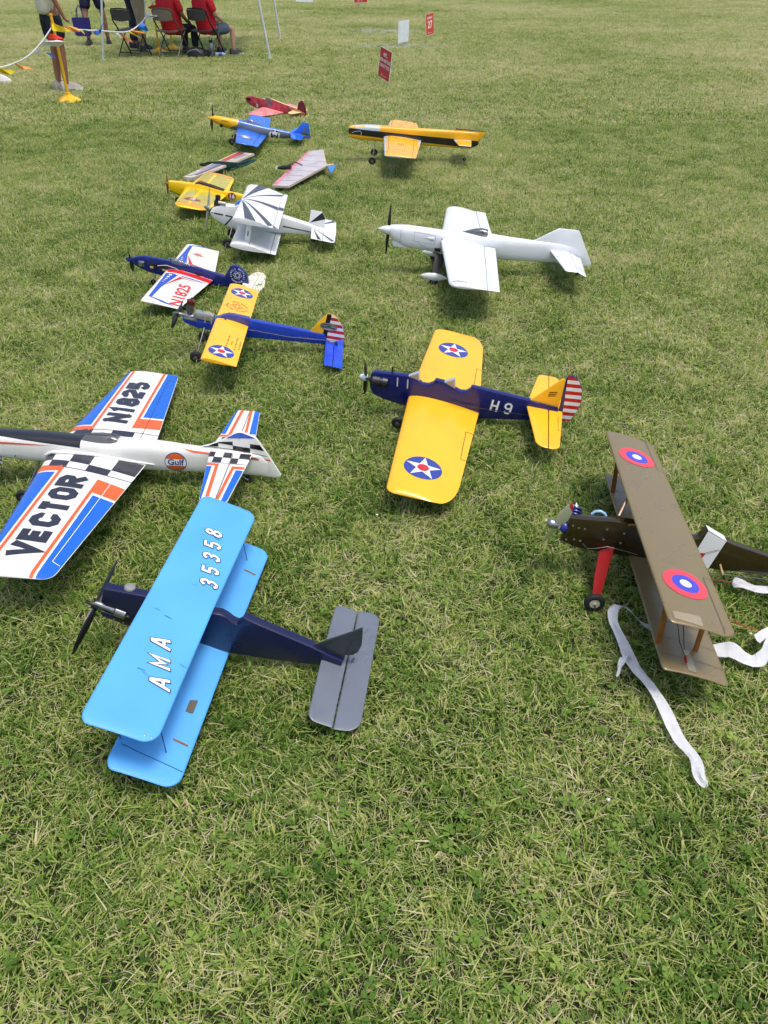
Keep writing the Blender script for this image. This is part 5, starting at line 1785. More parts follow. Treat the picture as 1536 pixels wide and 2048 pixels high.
# ---- weathered red fighter, furthest
def build_red():
    m = Model('model_airplane', (-1.365, 9.788, .041, 150.63, 6.35, -.02), 'weathered red profile fighter lying on the grass behind the blue one')
    rd = mat('weathered red paint', (192, 64, 78), .5, var=.45, scale=18)
    pk = mat('faded pink wing', (206, 128, 130), .5, var=.4, scale=10)
    wood = mat('bare cream wood', (214, 190, 128), .6, var=.12)
    out = [(.237, .070), (.179, .085), (-.018, .082), (-.054, .096), (-.111, .104), (-.211, .091), (-.451, .070), (-.56, .05), (-.555, .014), (-.515, .010), (-.241, -.016), (.114, -.023), (.187, -.009), (.239, .016)]
    f = m.add('fuselage', prism(out, 'y', -.012, .012, .002), rd)
    m.add('back_edge', prism([(-.10, .1045), (-.211, .0915), (-.451, .0705), (-.451, .0725), (-.211, .0945), (-.10, .1075)], 'y', -.0118, .0118, 0), wood)
    for sg in (1, -1):
        m.flat('grey_smudge', [[(-.02, .080), (-.055, .094), (-.11, .101), (-.14, .06), (-.10, .02), (-.03, .03)]], 'y', .012 * sg, mat('smudge grey', (140, 104, 118), .6, var=.5, scale=30), f)
        m.flat('tail_bare_wood', [[(-.34, .078), (-.451, .068), (-.55, .048), (-.55, .016), (-.42, .006)]], 'y', .012 * sg, mat('worn tan', (190, 140, 100), .6, var=.3, scale=30), f)
        m.flat('letter', place2(font_text('B', .05, .001), (.085, -.012), (-sg, 0), (0, 1)), 'y', .012 * sg, M_DWHITE, f, .0012)
    m.add('cockpit', box((-.055, 0, .092), (.05, .020, .022), .004), mat('cockpit slate', (70, 80, 92), .5))
    W = Wing(.40, (.020, -.055), (-.285, -.235), rl=(.06, .10), rt=(.08, .12), t=.05, z=(.0, .0))
    m.add('wing', W.mesh(), pk)
    T = Wing(.17, (-.40, -.43), (-.52, -.50), rl=(.04, .06), rt=(.03, .06), sheet=.006, z=(.045, .045))
    m.add('stabilizer', T.mesh(), wood)
    fin = [(-.455, .066), (-.470, .128), (-.490, .155), (-.510, .164), (-.528, .160), (-.560, .113), (-.576, .064), (-.564, .004), (-.535, .0), (-.53, .05)]
    m.add('fin', prism(fin, 'y', -.005, .005, .002), mat('dark maroon', (104, 26, 40), .4, var=.4, scale=14))
    m.add('engine', box((.205, .016, .052), (.055, .018, .026), .003), M_BLKPLASTIC)
    m.prop((.256, 0, .052), .07, 62, .020, mat('tan propeller', (206, 160, 84), .5))
    m.add('nose_nut', lathe((.24, 0, .052), (1, 0, 0), [(0, .008), (.02, .007), (.026, .003)], 10), wood)


# ---- two flat models lying in the grass
def slab_pts(bm, pts, th):
    A = [bm.verts.new(Vector(p) + Vector((0, 0, th / 2))) for p in pts]
    B = [bm.verts.new(Vector(p) - Vector((0, 0, th / 2))) for p in pts]
    bm.faces.new(A)
    bm.faces.new(list(reversed(B)))
    n = len(pts)
    for i in range(n):
        bm.faces.new((A[i], B[i], B[(i + 1) % n], A[(i + 1) % n]))
    bmesh.ops.recalc_face_normals(bm, faces=bm.faces)
    bmesh.ops.triangulate(bm, faces=[f for f in bm.faces if len(f.verts) > 4])


def lay(root, name, pts, th, material, parent=None):
    bm = bmesh.new()
    o0 = root.location
    slab_pts(bm, [Vector(p) - o0 for p in pts], th)
    return finish(bm, name, material, parent or root, 30)


def at(u, v, z):
    """point at height z seen at photograph pixel (u, v)"""
    p = rad(36.2)
    x, y = (u - 768) / 1540, -(v - 1024) / 1540
    r = (x, cos(p) + y * sin(p), -sin(p) + y * cos(p))
    t = (z - 1.5) / r[2]
    return Vector((t * r[0], t * r[1], z))


def mixp(a, b, t):
    return a + (b - a) * t


def build_delta():
    c = at(605, 345, 0)
    root = empty('flying_wing', c)
    tag(root, 'swept flying wing with pale translucent covering and pink leading edge', 'model airplane', 'model airplanes parked on the grass')
    film = mat('pale translucent film', (194, 187, 190), .3, coat=.2, var=.12, scale=6, alpha=.93)
    z = .055
    L1, L2, T1, T2, C = at(544, 373, z - .02), at(617, 304, z), at(577, 374.5, z - .02), at(646.5, 301, z), at(654, 333, z)
    wg = lay(root, 'wing', [L1, T1, C, T2, L2], .014, film)
    up = Vector((0, 0, .0082))
    pk = mat('leading edge pink', (212, 130, 150), .3, var=.2)
    lay(root, 'leading_edge', [L1 + up, L2 + up, mixp(L2, T2, .22) + up, mixp(L1, T1, .30) + up], .0012, pk, wg)
    for t in (.14, .28, .42, .56, .7, .84):
        a, b = mixp(L1, L2, t), (mixp(T1, C, t / .62) if t < .62 else mixp(C, T2, (t - .62) / .38))
        d = (L2 - L1) * .006
        lay(root, 'rib', [a + up * 1.3, b + up * 1.3, b + d + up * 1.3, a + d + up * 1.3], .0012, mat('rib pale', (206, 200, 196), .5), wg)
    n = mat('wood edge', (206, 178, 140), .6)
    for a, b in ((T1, C), (C, T2), (L1, T1)):
        d = ((L1 + L2) / 2 - (a + b) / 2).normalized() * .012
        lay(root, 'edge_strip', [a + up, b + up, b + d + up, a + d + up], .0016, n, wg)
    e0, e1 = at(556, 336, .06), at(582, 334, .075)
    finish(tube([e0 - c, mixp(e0, e1, .4) - c, e1 - c], [.008, .018, .014], 10), 'engine', M_DARKMETAL, root)
    finish(tube([e0 - c + Vector((-.01, .08, .0)), e0 - c + Vector((-.01, 0, .01)), e0 - c + Vector((-.01, -.08, .0))], [.003, .008, .003], 8), 'propeller', mat('nylon grey propeller', (176, 176, 160), .4), root)
    finish(tube([e1 - c + Vector((-.03, .0, .01)), e1 - c + Vector((.03, .04, .03)), e1 - c + Vector((.09, .02, .01))], .005, 8), 'fuel_tube', mat('dark red tube', (90, 30, 40), .4), root)
    f = [at(655, 334, .06), at(673, 329.5, .085), at(662, 348, .06)]
    lay(root, 'fin', f, .008, paint('fin sky blue', (40, 130, 214)))
    lay(root, 'tail_boom', [C + up, at(655, 329, .07), at(667, 328, .07), at(667, 330, .07), C + up + Vector((0, -.02, 0))], .006, n)


def build_green():
    c = at(440, 335, 0)
    root = empty('profile_model_airplane', c)
    tag(root, 'dark green profile model with patchwork red and white wing lying flat', 'model airplane', 'model airplanes parked on the grass')
    zn, zf = .075, .035
    L1, T1, T2, L2 = at(367, 356, zn), at(388, 356.5, zn), at(509, 309, zf), at(477, 304.5, zf)
    mid = .55
    cr = mixp(T1, T2, mid)
    base = mat('pale patchwork film', (196, 190, 186), .4, var=.25, scale=9)
    wg = lay(root, 'wing', [L1, T1, mixp(T1, T2, .5) + Vector((.01, -.02, 0)), T2, L2], .014, base)
    up = Vector((0, 0, .0085))
    cols = [(184, 52, 50), (150, 140, 168), (200, 196, 190), (110, 120, 150), (204, 200, 190)]
    for k, (t0, t1, s0, s1, cc) in enumerate(((.62, .97, .12, .48, 0), (.64, .98, .55, .80, 2), (.72, .92, .55, .75, 1), (.05, .22, .1, .45, 4), (.22, .45, .15, .5, 1), (.25, .48, .55, .8, 3), (.08, .3, .55, .8, 1))):
        A, B = mixp(L1, L2, t0), mixp(L1, L2, t1)
        C_, D = mixp(T1, T2, t1), mixp(T1, T2, t0)
        u_ = up * (1 + .12 * k)
        lay(root, 'patch', [mixp(A, D, s0) + u_, mixp(B, C_, s0) + u_, mixp(B, C_, s1) + u_, mixp(A, D, s1) + u_], .0012, paint('patch colour %d' % cc, cols[cc]), wg)
    n = mat('wood edge', (206, 178, 140), .6)
    for a, b in ((T1, T2), (L1, L2)):
        d = (mixp(L1, L2, .5) - mixp(T1, T2, .5)).normalized() * (.012 if a is T1 else -.010)
        lay(root, 'edge_strip', [a + up, b + up, b + d + up, a + d + up], .0016, n, wg)
    gr = paint('bottle green', (18, 62, 52), .35)
    a, b = at(407, 329, .045), at(475, 331, .07)
    e = at(511, 319, .06)
    bm = bmesh.new()
    Z = Vector((0, 0, 1))
    def s(p, h, wd):
        return [p - c + Vector((0, wd, h)), p - c + Vector((0, -wd, h)), p - c + Vector((0, -wd, -h)), p - c + Vector((0, wd, -h))]
    b_loft(bm, [s(a, .006, .006), s(mixp(a, b, .12), .022, .010), s(mixp(a, b, .5), .030, .011), s(b, .022, .010), s(mixp(b, e, .5), .012, .008), s(e, .007, .006)])
    finish(bm, 'fuselage', gr, root)
    finish(tube([b - c + Vector((-.05, -.06, -.02)), mixp(b, e, .5) - c + Vector((0, -.05, -.01)), e - c + Vector((0, -.03, 0))], .008, 8), 'tail_boom', gr, root)
    finish(lathe(a - c, (-1, -.05, 0), [(-.01, .014), (.02, .012), (.03, .006)], 12), 'engine', M_DARKMETAL, root)


build_h9()
build_blue()
build_olive()
build_vector()
build_white()
build_trainer()
build_racer()
build_sunburst()
build_yellow16()
build_mustang()
build_slab()
build_red()
build_delta()
build_green()


# ================================================================ background of the field
def atY(u, v, Y):
    """point in the vertical plane y = Y seen at photograph pixel (u, v)"""
    p = rad(36.2)
    x, y = (u - 768) / 1540, -(v - 1024) / 1540
    r = (x, cos(p) + y * sin(p), -sin(p) + y * cos(p))
    t = Y / r[1]
    return Vector((t * r[0], Y, 1.5 + t * r[2]))


def catmull(P, k=6):
    P = [Vector(p) for p in P]
    out = []
    for i in range(len(P) - 1):
        a, b, c, d = P[max(i - 1, 0)], P[i], P[i + 1], P[min(i + 2, len(P) - 1)]
        for j in range(k):
            t = j / k
            out.append(.5 * ((2 * b) + (c - a) * t + (2 * a - 5 * b + 4 * c - d) * t * t + (3 * b - a - 3 * c + d) * t ** 3))
    out.append(P[-1])
    return out


# ---- crepe streamers of the olive biplane
def ribbon(name, pts, width, label, seed=1, rolls=None):
    rs = random.Random(seed)
    C = catmull(pts, 4)
    for _ in range(3):
        C = [C[0]] + [(C[i - 1] + C[i] * 2 + C[i + 1]) / 4 for i in range(1, len(C) - 1)] + [C[-1]]
    n = len(C)
    bm = bmesh.new()
    rows = []
    for i, p in enumerate(C):
        t = (C[min(i + 1, n - 1)] - C[max(i - 1, 0)]).normalized()
        s = Vector((-t.y, t.x, 0)).normalized()
        if i and s.dot(prev) < 0:
            s = -s
        prev = s
        f = i / (n - 1)
        roll = .9 * sin(f * 9 + seed) + .5 * sin(f * 23 + 2 * seed)
        if rolls:
            k = f * (len(rolls) - 1)
            a = int(min(k, len(rolls) - 2))
            roll = rolls[a] + (rolls[a + 1] - rolls[a]) * (k - a)
        wd = width * (1 + .14 * sin(i * .37 + seed)) * (.35 if i in (0, n - 1) else 1) * (.55 + .45 * min(1, (n - 1 - i) / 6))
        w_ = s * cos(roll) + Vector((0, 0, 1)) * sin(roll) * .8
        nn = w_.cross(t)
        z = Vector((0, 0, .004 * sin(i * .31 + seed)))
        fold = .0026 * sin(i * .45 + seed * 2)
        rows.append([bm.verts.new(p + z + w_ * wd * q + nn * (fold * k + .0012 * rs.uniform(-1, 1))) for q, k in ((-.5, 0), (-.18, 1), (.14, -.7), (.5, .2))])
    for A, B in zip(rows, rows[1:]):
        for k in range(3):
            bm.faces.new((A[k], B[k], B[k + 1], A[k + 1]))
    bmesh.ops.solidify(bm, geom=bm.faces[:], thickness=.0005)
    o = finish(bm, name, mat('white crepe', (246, 247, 250), .75, var=.03, scale=60), None, 35)
    tag(o, label, 'streamer', 'white streamers by the olive biplane')
    return o


def streamers():
    z = .028
    p1 = [(.76, 1.44), (.72, 1.478), (.694, 1.507), (.674, 1.536), (.654, 1.553), (.627, 1.540), (.620, 1.512), (.625, 1.469), (.631, 1.418), (.631, 1.383), (.639, 1.327), (.658, 1.282), (.671, 1.231), (.678, 1.182), (.681, 1.125), (.693, 1.09), (.700, 1.06), (.694, 1.024), (.706, 1.002)]
    o = ribbon('streamer', [(x, y, z + (.018 if i in (3, 4, 5) else 0)) for i, (x, y) in enumerate(p1)], .027, 'long white crepe streamer trailing from under the olive wing towards the camera', 1, [.1, .1, .9, 1.1, .5, .3, .8, .5, .2, .1, .1, .2, .1, .3, .2, .6, .9])
    e = ribbon('torn_end', [(.634, 1.376, z + .006), (.618, 1.370, z + .012), (.605, 1.357, z + .006), (.597, 1.340, z), (.587, 1.319, z - .004)], .017, None, 6, [.2, 1.0, .3, .8, .4])
    e.parent = o
    for k in ('category', 'group'):
        del e[k]
    ribbon('streamer', [(.80, 1.40, z), (.856, 1.405, z), (.883, 1.403, z), (.900, 1.398, z + .004), (.921, 1.378, z), (.950, 1.361, z + .004), (.981, 1.383, z + .01), (1.01, 1.42, z + .01), (1.06, 1.46, z)], .040, 'wide white crepe streamer lying right of the olive wing tip', 4, [.2, .2, .3, .6, .2, .3, 1.0, .8, .4])
    o = ribbon('streamer', [(1.000, 1.665, z), (1.023, 1.659, z + .006), (1.05, 1.645, z + .004), (1.09, 1.640, z), (1.16, 1.63, z)], .030, 'short white crepe streamer tied to a red string under the olive fuselage', 2, [1.2, .4, .2, .3, .3])
    finish(tube(catmull([(.925, 1.69, .03), (.95, 1.675, .035), (.985, 1.663, .034), (1.002, 1.664, .034)]), .0012, 5), 'red_string', mat('red string', (190, 70, 60), .7), o)
    ribbon('streamer', [(.975, 1.43, z + .01), (.995, 1.445, z + .015), (1.03, 1.47, z + .01), (1.08, 1.50, z)], .028, 'folded white crepe streamer end at the right edge of the frame', 3, [.8, .4, .2, .3])
    s = finish(tube(catmull([(.92, 1.525, .03), (.943, 1.509, .032), (.967, 1.492, .030), (1.002, 1.469, .032)]), .0013, 5), 'string', mat('red string', (190, 70, 60), .7))
    tag(s, 'thin red string on the grass beside the olive wing tip', 'string')


# ---- yard signs
def sign(name, TL, TR, BR, BL, colr, lines, label, group, stakes=True):
    c = (BL + BR) / 2
    root = empty(name, (c.x, c.y, GZ))
    tag(root, label, 'sign', group)
    o = Vector((c.x, c.y, GZ))
    n = (BR - BL).cross(TL - BL).normalized()
    if n.y > 0:
        n = -n
    bm = bmesh.new()
    f = [bm.verts.new(p - o + n * .003) for p in (BL, BR, TR, TL)]
    b = [bm.verts.new(p - o - n * .003) for p in (BL, BR, TR, TL)]
    bm.faces.new(f)
    bm.faces.new(list(reversed(b)))
    for i in range(4):
        bm.faces.new((f[i], b[i], b[(i + 1) % 4], f[(i + 1) % 4]))
    bmesh.ops.recalc_face_normals(bm, faces=bm.faces)
    pn = finish(bm, 'panel', mat('corrugated plastic white', (224, 230, 234), .4), root, 0)

    def q(s, t, k=0.0):
        return BL.lerp(BR, s).lerp(TL.lerp(TR, s), t) - o + n * (.0036 + k)
    if colr:
        bm = bmesh.new()
        bm.faces.new([bm.verts.new(q(s, t)) for s, t in ((.02, .012), (.98, .012), (.98, .988), (.02, .988))])
        finish(bm, 'printed_face', colr, pn, 0)
    for txt, size, t, wmax in lines:
        if txt == '*':                       # small emblem beside an unreadable line of print
            bm = bmesh.new()
            for g in [[(.24, t), (.32, t), (.36, t + .07), (.30, t + .05)], [(.29, t + .05), (.34, t + .075), (.27, t + .07)]] + [[(x, t + .005), (x + .05, t + .005), (x + .05, t + .022), (x, t + .022)] for x in (.40, .47, .54, .61, .68)]:
                bm.faces.new([bm.verts.new(q(a, b_, .0008)) for a, b_ in g])
            finish(bm, 'sponsor_emblem', M_DWHITE, pn, 0)
            continue
        pl = font_text(txt, size, size * .03)
        xs = [p[0] for g in pl for p in g]
        sc = wmax / (max(xs) - min(xs))
        bm = bmesh.new()
        for g in pl:
            bm.faces.new([bm.verts.new(q(.5 + p[0] * sc, t + p[1], .0008)) for p in g])
        finish(bm, 'lettering', M_DWHITE, pn, 0)
    if stakes:
        for s in (.25, .75):
            a = q(s, .3, -.0038)
            dn = (BL - TL).normalized()
            b_ = a + dn * (a.z / -dn.z if dn.z < -.1 else .3)
            b_.z = -.02
            finish(tube([a - n * .001, b_], .0035, 6), 'stake', mat('wire stake', (190, 190, 170), .4, metal=.4), root)


def signs():
    red = mat('printed sign red', (190, 48, 42), .45)
    g = 'yard signs across the field'
    sign('yard_sign', atY(762, 92, 12.15), atY(785, 105, 11.9), atY(778, 166, 11.9), atY(756, 151, 12.15), red, [('HEY...', .17, .74, .38), ('MOM AND DAD', .16, .55, .90), ('CAN FLY TOO', .16, .37, .84), ('*', .07, .09, .44)], 'red yard sign reading HEY MOM AND DAD CAN FLY TOO, tilted', g)
    sign('yard_sign', atY(797, 42, 17.1), atY(818, 39, 17.35), atY(817, 82, 17.35), atY(796, 87, 17.1), None, [], 'blank white yard sign seen from behind', g)
    sign('yard_sign', atY(851, 29, 18.5), atY(867, 24, 18.75), atY(868, 67, 18.75), atY(852, 72, 18.5), mat('printed sign orange red', (204, 66, 48), .45), [('RUNWAY', .16, .74, .62), ('27', .46, .33, .56), ('*', .08, .08, .5)], 'orange red yard sign reading RUNWAY 27', g)
    b0, b1 = atY(708, 6, 28.6), atY(735, 5, 28.8)
    up = Vector((.0, 0, .46))
    sign('yard_sign', b0 + up, b1 + up, b1, b0, red, [('*', .08, .08, .6)], 'distant red yard sign cut by the top of the frame', g)
    b0, b1 = atY(592, 3.5, 31.8), atY(626, 4.5, 31.8)
    up = Vector((0, .05, .5))
    sign('sign_board', b0 + up, b1 + up, b1, b0, None, [], 'white board far behind at the top of the frame', g)


# ---- stanchions and bunting
def stanchion(x, y, h, label, hook=True):
    r = empty('rope_stanchion', (x, y, 0))
    tag(r, label, 'stanchion', 'yellow rope stanchions')
    ym = mat('stanchion yellow plastic', (232, 178, 20), .42)
    finish(tube([(0, 0, .02), (0, 0, h * .5), (0, 0, h)], .016, 12), 'pole', ym, r)
    bm = bmesh.new()
    rings = []
    for rr, z, lob in ((.030, .085, 0), (.036, .06, .05), (.075, .038, .10), (.125, .012, .16), (.135, -.012, .18)):
        rings.append([(rr * (1 + lob * cos(6 * a)) * cos(a), rr * (1 + lob * cos(6 * a)) * sin(a), z) for a in [2 * pi * i / 48 for i in range(48)]])
    b_loft(bm, rings)
    finish(bm, 'base', ym, r)
    finish(lathe((0, 0, h - .002), (0, 0, 1), [(0, .021), (.01, .021), (.014, .012)], 12), 'cap', ym, r)
    if hook:
        finish(lathe((0, 0, h * .86), (0, 0, 1), [(0, .026), (.04, .026)], 12), 'rope_collar', ym, r)


def bunting():
    Z1 = lambda a: (a[0] * 300 / 1536, a[1] * 300 / 1536)
    Z2 = lambda a: (220 + a[0] * 300 / 1536, a[1] * 300 / 1536)
    rt = empty('pennant_bunting', (-3.86, 10.6, 0))
    tag(rt, 'rope of coloured pennants sagging between the yellow stanchions', 'bunting')
    o = Vector((-3.86, 10.6, 0))
    rope = mat('white cord', (226, 228, 230), .6)
    left = [atY(-120, 150, 10.1), atY(-40, 143, 10.25), atY(0, 135, 10.3), atY(25, 128, 10.35), atY(55, 113, 10.4), atY(82, 86, 10.5), atY(104, 54, 10.6)]
    right = [atY(104, 54, 10.6), atY(150, 59, 11.7), atY(205, 62, 13.0), atY(250, 64, 14.2), atY(270, 56, 14.8), atY(290, 36, 15.4), atY(308, -8, 16.0)]
    finish(tube([p - o for p in catmull(left)], .008, 6), 'cord', rope, rt)
    finish(tube([p - o for p in catmull(right)], .010, 6), 'cord', rope, rt)
    fl = [
        (Z1, 10.52, (206, 48, 30), [(495, 380), (525, 338), (575, 365), (640, 405), (510, 402)]),
        (Z1, 10.46, (232, 234, 238), [(412, 465), (455, 420), (580, 418), (692, 425), (590, 482)]),
        (Z1, 10.44, (140, 150, 210), [(345, 550), (385, 512), (415, 528)]),
        (Z1, 10.42, (66, 110, 200), [(455, 540), (500, 545), (560, 568), (597, 592), (545, 592), (490, 566)]),
        (Z1, 10.34, (236, 160, 80), [(110, 650), (150, 643), (240, 668), (350, 710), (270, 708), (190, 690)]),
        (Z1, 10.30, (236, 206, 20), [(-30, 695), (40, 697), (146, 735), (110, 762), (40, 750), (-20, 720)]),
        (Z1, 10.58, (240, 208, 20), [(540, 250), (560, 238), (640, 275), (716, 322), (640, 332), (558, 312)]),
        (Z1, 11.2, (236, 156, 70), [(640, 262), (700, 264), (772, 292), (815, 330), (745, 326), (690, 292)]),
        (Z1, 11.8, (240, 200, 40), [(795, 305), (835, 322), (860, 362), (828, 335)]),
        (Z1, 12.0, (70, 140, 90), [(828, 306), (905, 310), (880, 338)]),
        (Z1, 12.6, (44, 104, 200), [(930, 306), (1000, 312), (1040, 290), (1062, 225), (1056, 300), (1010, 362), (960, 352)]),
        (Z1, 13.6, (206, 222, 206), [(1155, 322), (1225, 338), (1248, 380), (1222, 412), (1212, 365)]),
        (Z1, 13.9, (214, 112, 90), [(1212, 324), (1262, 340), (1362, 442), (1290, 405)]),
        (Z1, 14.3, (240, 204, 30), [(1308, 314), (1345, 322), (1462, 402), (1400, 382)]),
        (Z1, 14.4, (236, 150, 60), [(1335, 308), (1420, 322), (1512, 342), (1470, 352), (1395, 345)]),
        (Z2, 14.7, (40, 110, 190), [(275, 275), (320, 228), (375, 265), (400, 310), (360, 332), (300, 300)]),
        (Z2, 14.72, (40, 140, 90), [(280, 280), (330, 300), (380, 325), (340, 330)]),
        (Z2, 15.2, (228, 232, 236), [(338, 190), (368, 142), (420, 155), (492, 165), (420, 186)]),
        (Z2, 15.6, (206, 66, 40), [(388, 78), (420, 55), (482, 48), (476, 110)]),
    ]
    for k, (zf, Y, c, pl) in enumerate(fl):
        P = [atY(*zf(p), Y) - o for p in pl]
        cx = sum(p.x for p in P) / len(P)
        bm = bmesh.new()
        V = []
        for p in P:
            p = p + Vector((0, .05 * sin((p.x - cx) * 22 + k), 0))
            V.append(bm.verts.new(p))
        bm.faces.new(V)
        bmesh.ops.triangulate(bm, faces=bm.faces[:])
        bmesh.ops.subdivide_edges(bm, edges=bm.edges[:], cuts=2, use_grid_fill=True)
        for v in bm.verts:
            v.co.y += .02 * sin(v.co.x * 40 + v.co.z * 25 + k)
        bmesh.ops.solidify(bm, geom=bm.faces[:], thickness=.002)
        finish(bm, 'pennant', mat('pennant %d %d %d' % c, c, .4, var=.04), rt, 50)


# ---- canopy tent whose legs stand behind the seats
def tent():
    r = empty('canopy_tent', (-3.4, 16.7, 0))
    tag(r, 'white pop up canopy tent whose thin legs stand around the seated people', 'tent')
    o = Vector((-3.4, 16.7, 0))
    lm = mat('tent leg white', (206, 212, 216), .4, metal=.2)
    tops = []
    for (bx, by, sl) in ((-4.682, 14.80, .187), (-1.934, 15.09, -.141), (-2.125, 18.49, -.116), (-4.87, 18.3, .17)):
        b = Vector((bx, by, -.01))
        t = Vector((bx + sl * 2.15, by, 2.15))
        tops.append(t - o)
        lg = finish(tube([b - o, b.lerp(t, .5) - o], .019, 8), 'leg', lm, r)
        finish(tube([b.lerp(t, .42) - o, t - o], .025, 8), 'upper_leg', lm, lg)
        finish(box(b - o + Vector((0, 0, .008)), (.08, .08, .008), .002), 'foot', lm, lg)
    bm = bmesh.new()
    pk = bm.verts.new(sum(tops, Vector()) / 4 + Vector((0, 0, .75)))
    vs = [bm.verts.new(t + Vector((0, 0, .02))) for t in tops]
    lo = [bm.verts.new(t + Vector((0, 0, -.22))) for t in tops]
    for i in range(4):
        j = (i + 1) % 4
        bm.faces.new((vs[i], vs[j], pk))
        bm.faces.new((vs[i], lo[i], lo[j], vs[j]))
    bmesh.ops.solidify(bm, geom=bm.faces[:], thickness=.004)
    finish(bm, 'roof', mat('tent fabric', (222, 224, 226), .7), r, 0)


# ---- folding chairs
def chair(x, y, yaw, label, panel):
    r = empty('folding_chair', (x, y, 0), yaw)
    tag(r, label, 'chair', 'folding chairs under the tent')
    fr = mat('chair frame dark steel', (36, 36, 38), .35, metal=.5) if panel != 'tan' else mat('chair frame taupe steel', (92, 86, 78), .4, metal=.4)
    pm = mat('chair shell dark', (60, 60, 62), .5) if panel != 'tan' else mat('chair shell tan', (118, 108, 90), .5)
    w2 = .205
    for s in (-1, 1):
        finish(tube([(s * w2 * .92, -.21, .67), (s * w2, -.17, .52), (s * w2, .02, .30), (s * w2, .20, .0)], .011, 8), 'front_leg', fr, r)
        finish(tube([(s * (w2 - .02), .13, .37), (s * (w2 - .02), -.02, .21), (s * (w2 - .02), -.20, .0)], .010, 8), 'rear_leg', fr, r)
    finish(tube([(-w2 * .92, -.21, .66), (-w2 * .8, -.222, .69), (0, -.235, .70), (w2 * .8, -.222, .69), (w2 * .92, -.21, .66)], .011, 8), 'top_rail', fr, r)
    bm = bmesh.new()
    rings = []
    for i in range(9):
        f = -1 + 2 * i / 8
        yb = -.205 - .03 * (1 - f * f)
        h0, h1 = .54 - .02 * (1 - f * f), .685 - .03 * f ** 4
        rings.append([(f * w2 * .9, yb + .006, h0), (f * w2 * .9, yb - .006, h0), (f * w2 * .9, yb - .02, h1), (f * w2 * .9, yb - .008, h1)])
    b_loft(bm, rings)
    finish(bm, 'backrest', pm, r)
    bm = bmesh.new()
    rings = []
    for i in range(9):
        f = -1 + 2 * i / 8
        z = .372 + .012 * f * f
        a, b = -.165 - .015 * (1 - f * f), .185 + .02 * (1 - f * f)
        rings.append([(f * w2 * .92, a, z), (f * w2 * .92, b, z + .02), (f * w2 * .92, b, z + .005), (f * w2 * .92, a, z - .018)])
    b_loft(bm, rings)
    finish(bm, 'seat', pm, r)
    finish(tube([(-w2, .16, .06), (w2, .16, .06)], .008, 6), 'front_stretcher', fr, r)
    finish(tube([(-w2 + .02, -.15, .06), (w2 - .02, -.15, .06)], .008, 6), 'rear_stretcher', fr, r)


# ---- people: one continuous skinned body, clothes as children
def skin(name, verts, edges, material, parent, sub=2):
    me = bpy.data.meshes.new(name)
    me.from_pydata([v[0] for v in verts], edges, [])
    o = bpy.data.objects.new(name, me)
    COL.objects.link(o)
    o.parent = parent
    md = o.modifiers.new('skin', 'SKIN')
    md.use_smooth_shade = True
    if not me.skin_vertices:
        me.skin_vertices.new()
    for i, v in enumerate(verts):
        r = v[1]
        me.skin_vertices[0].data[i].radius = r if isinstance(r, tuple) else (r, r)
    me.skin_vertices[0].data[0].use_root = True
    s = o.modifiers.new('sub', 'SUBSURF')
    s.levels = s.render_levels = sub
    me.materials.append(material)
    return o


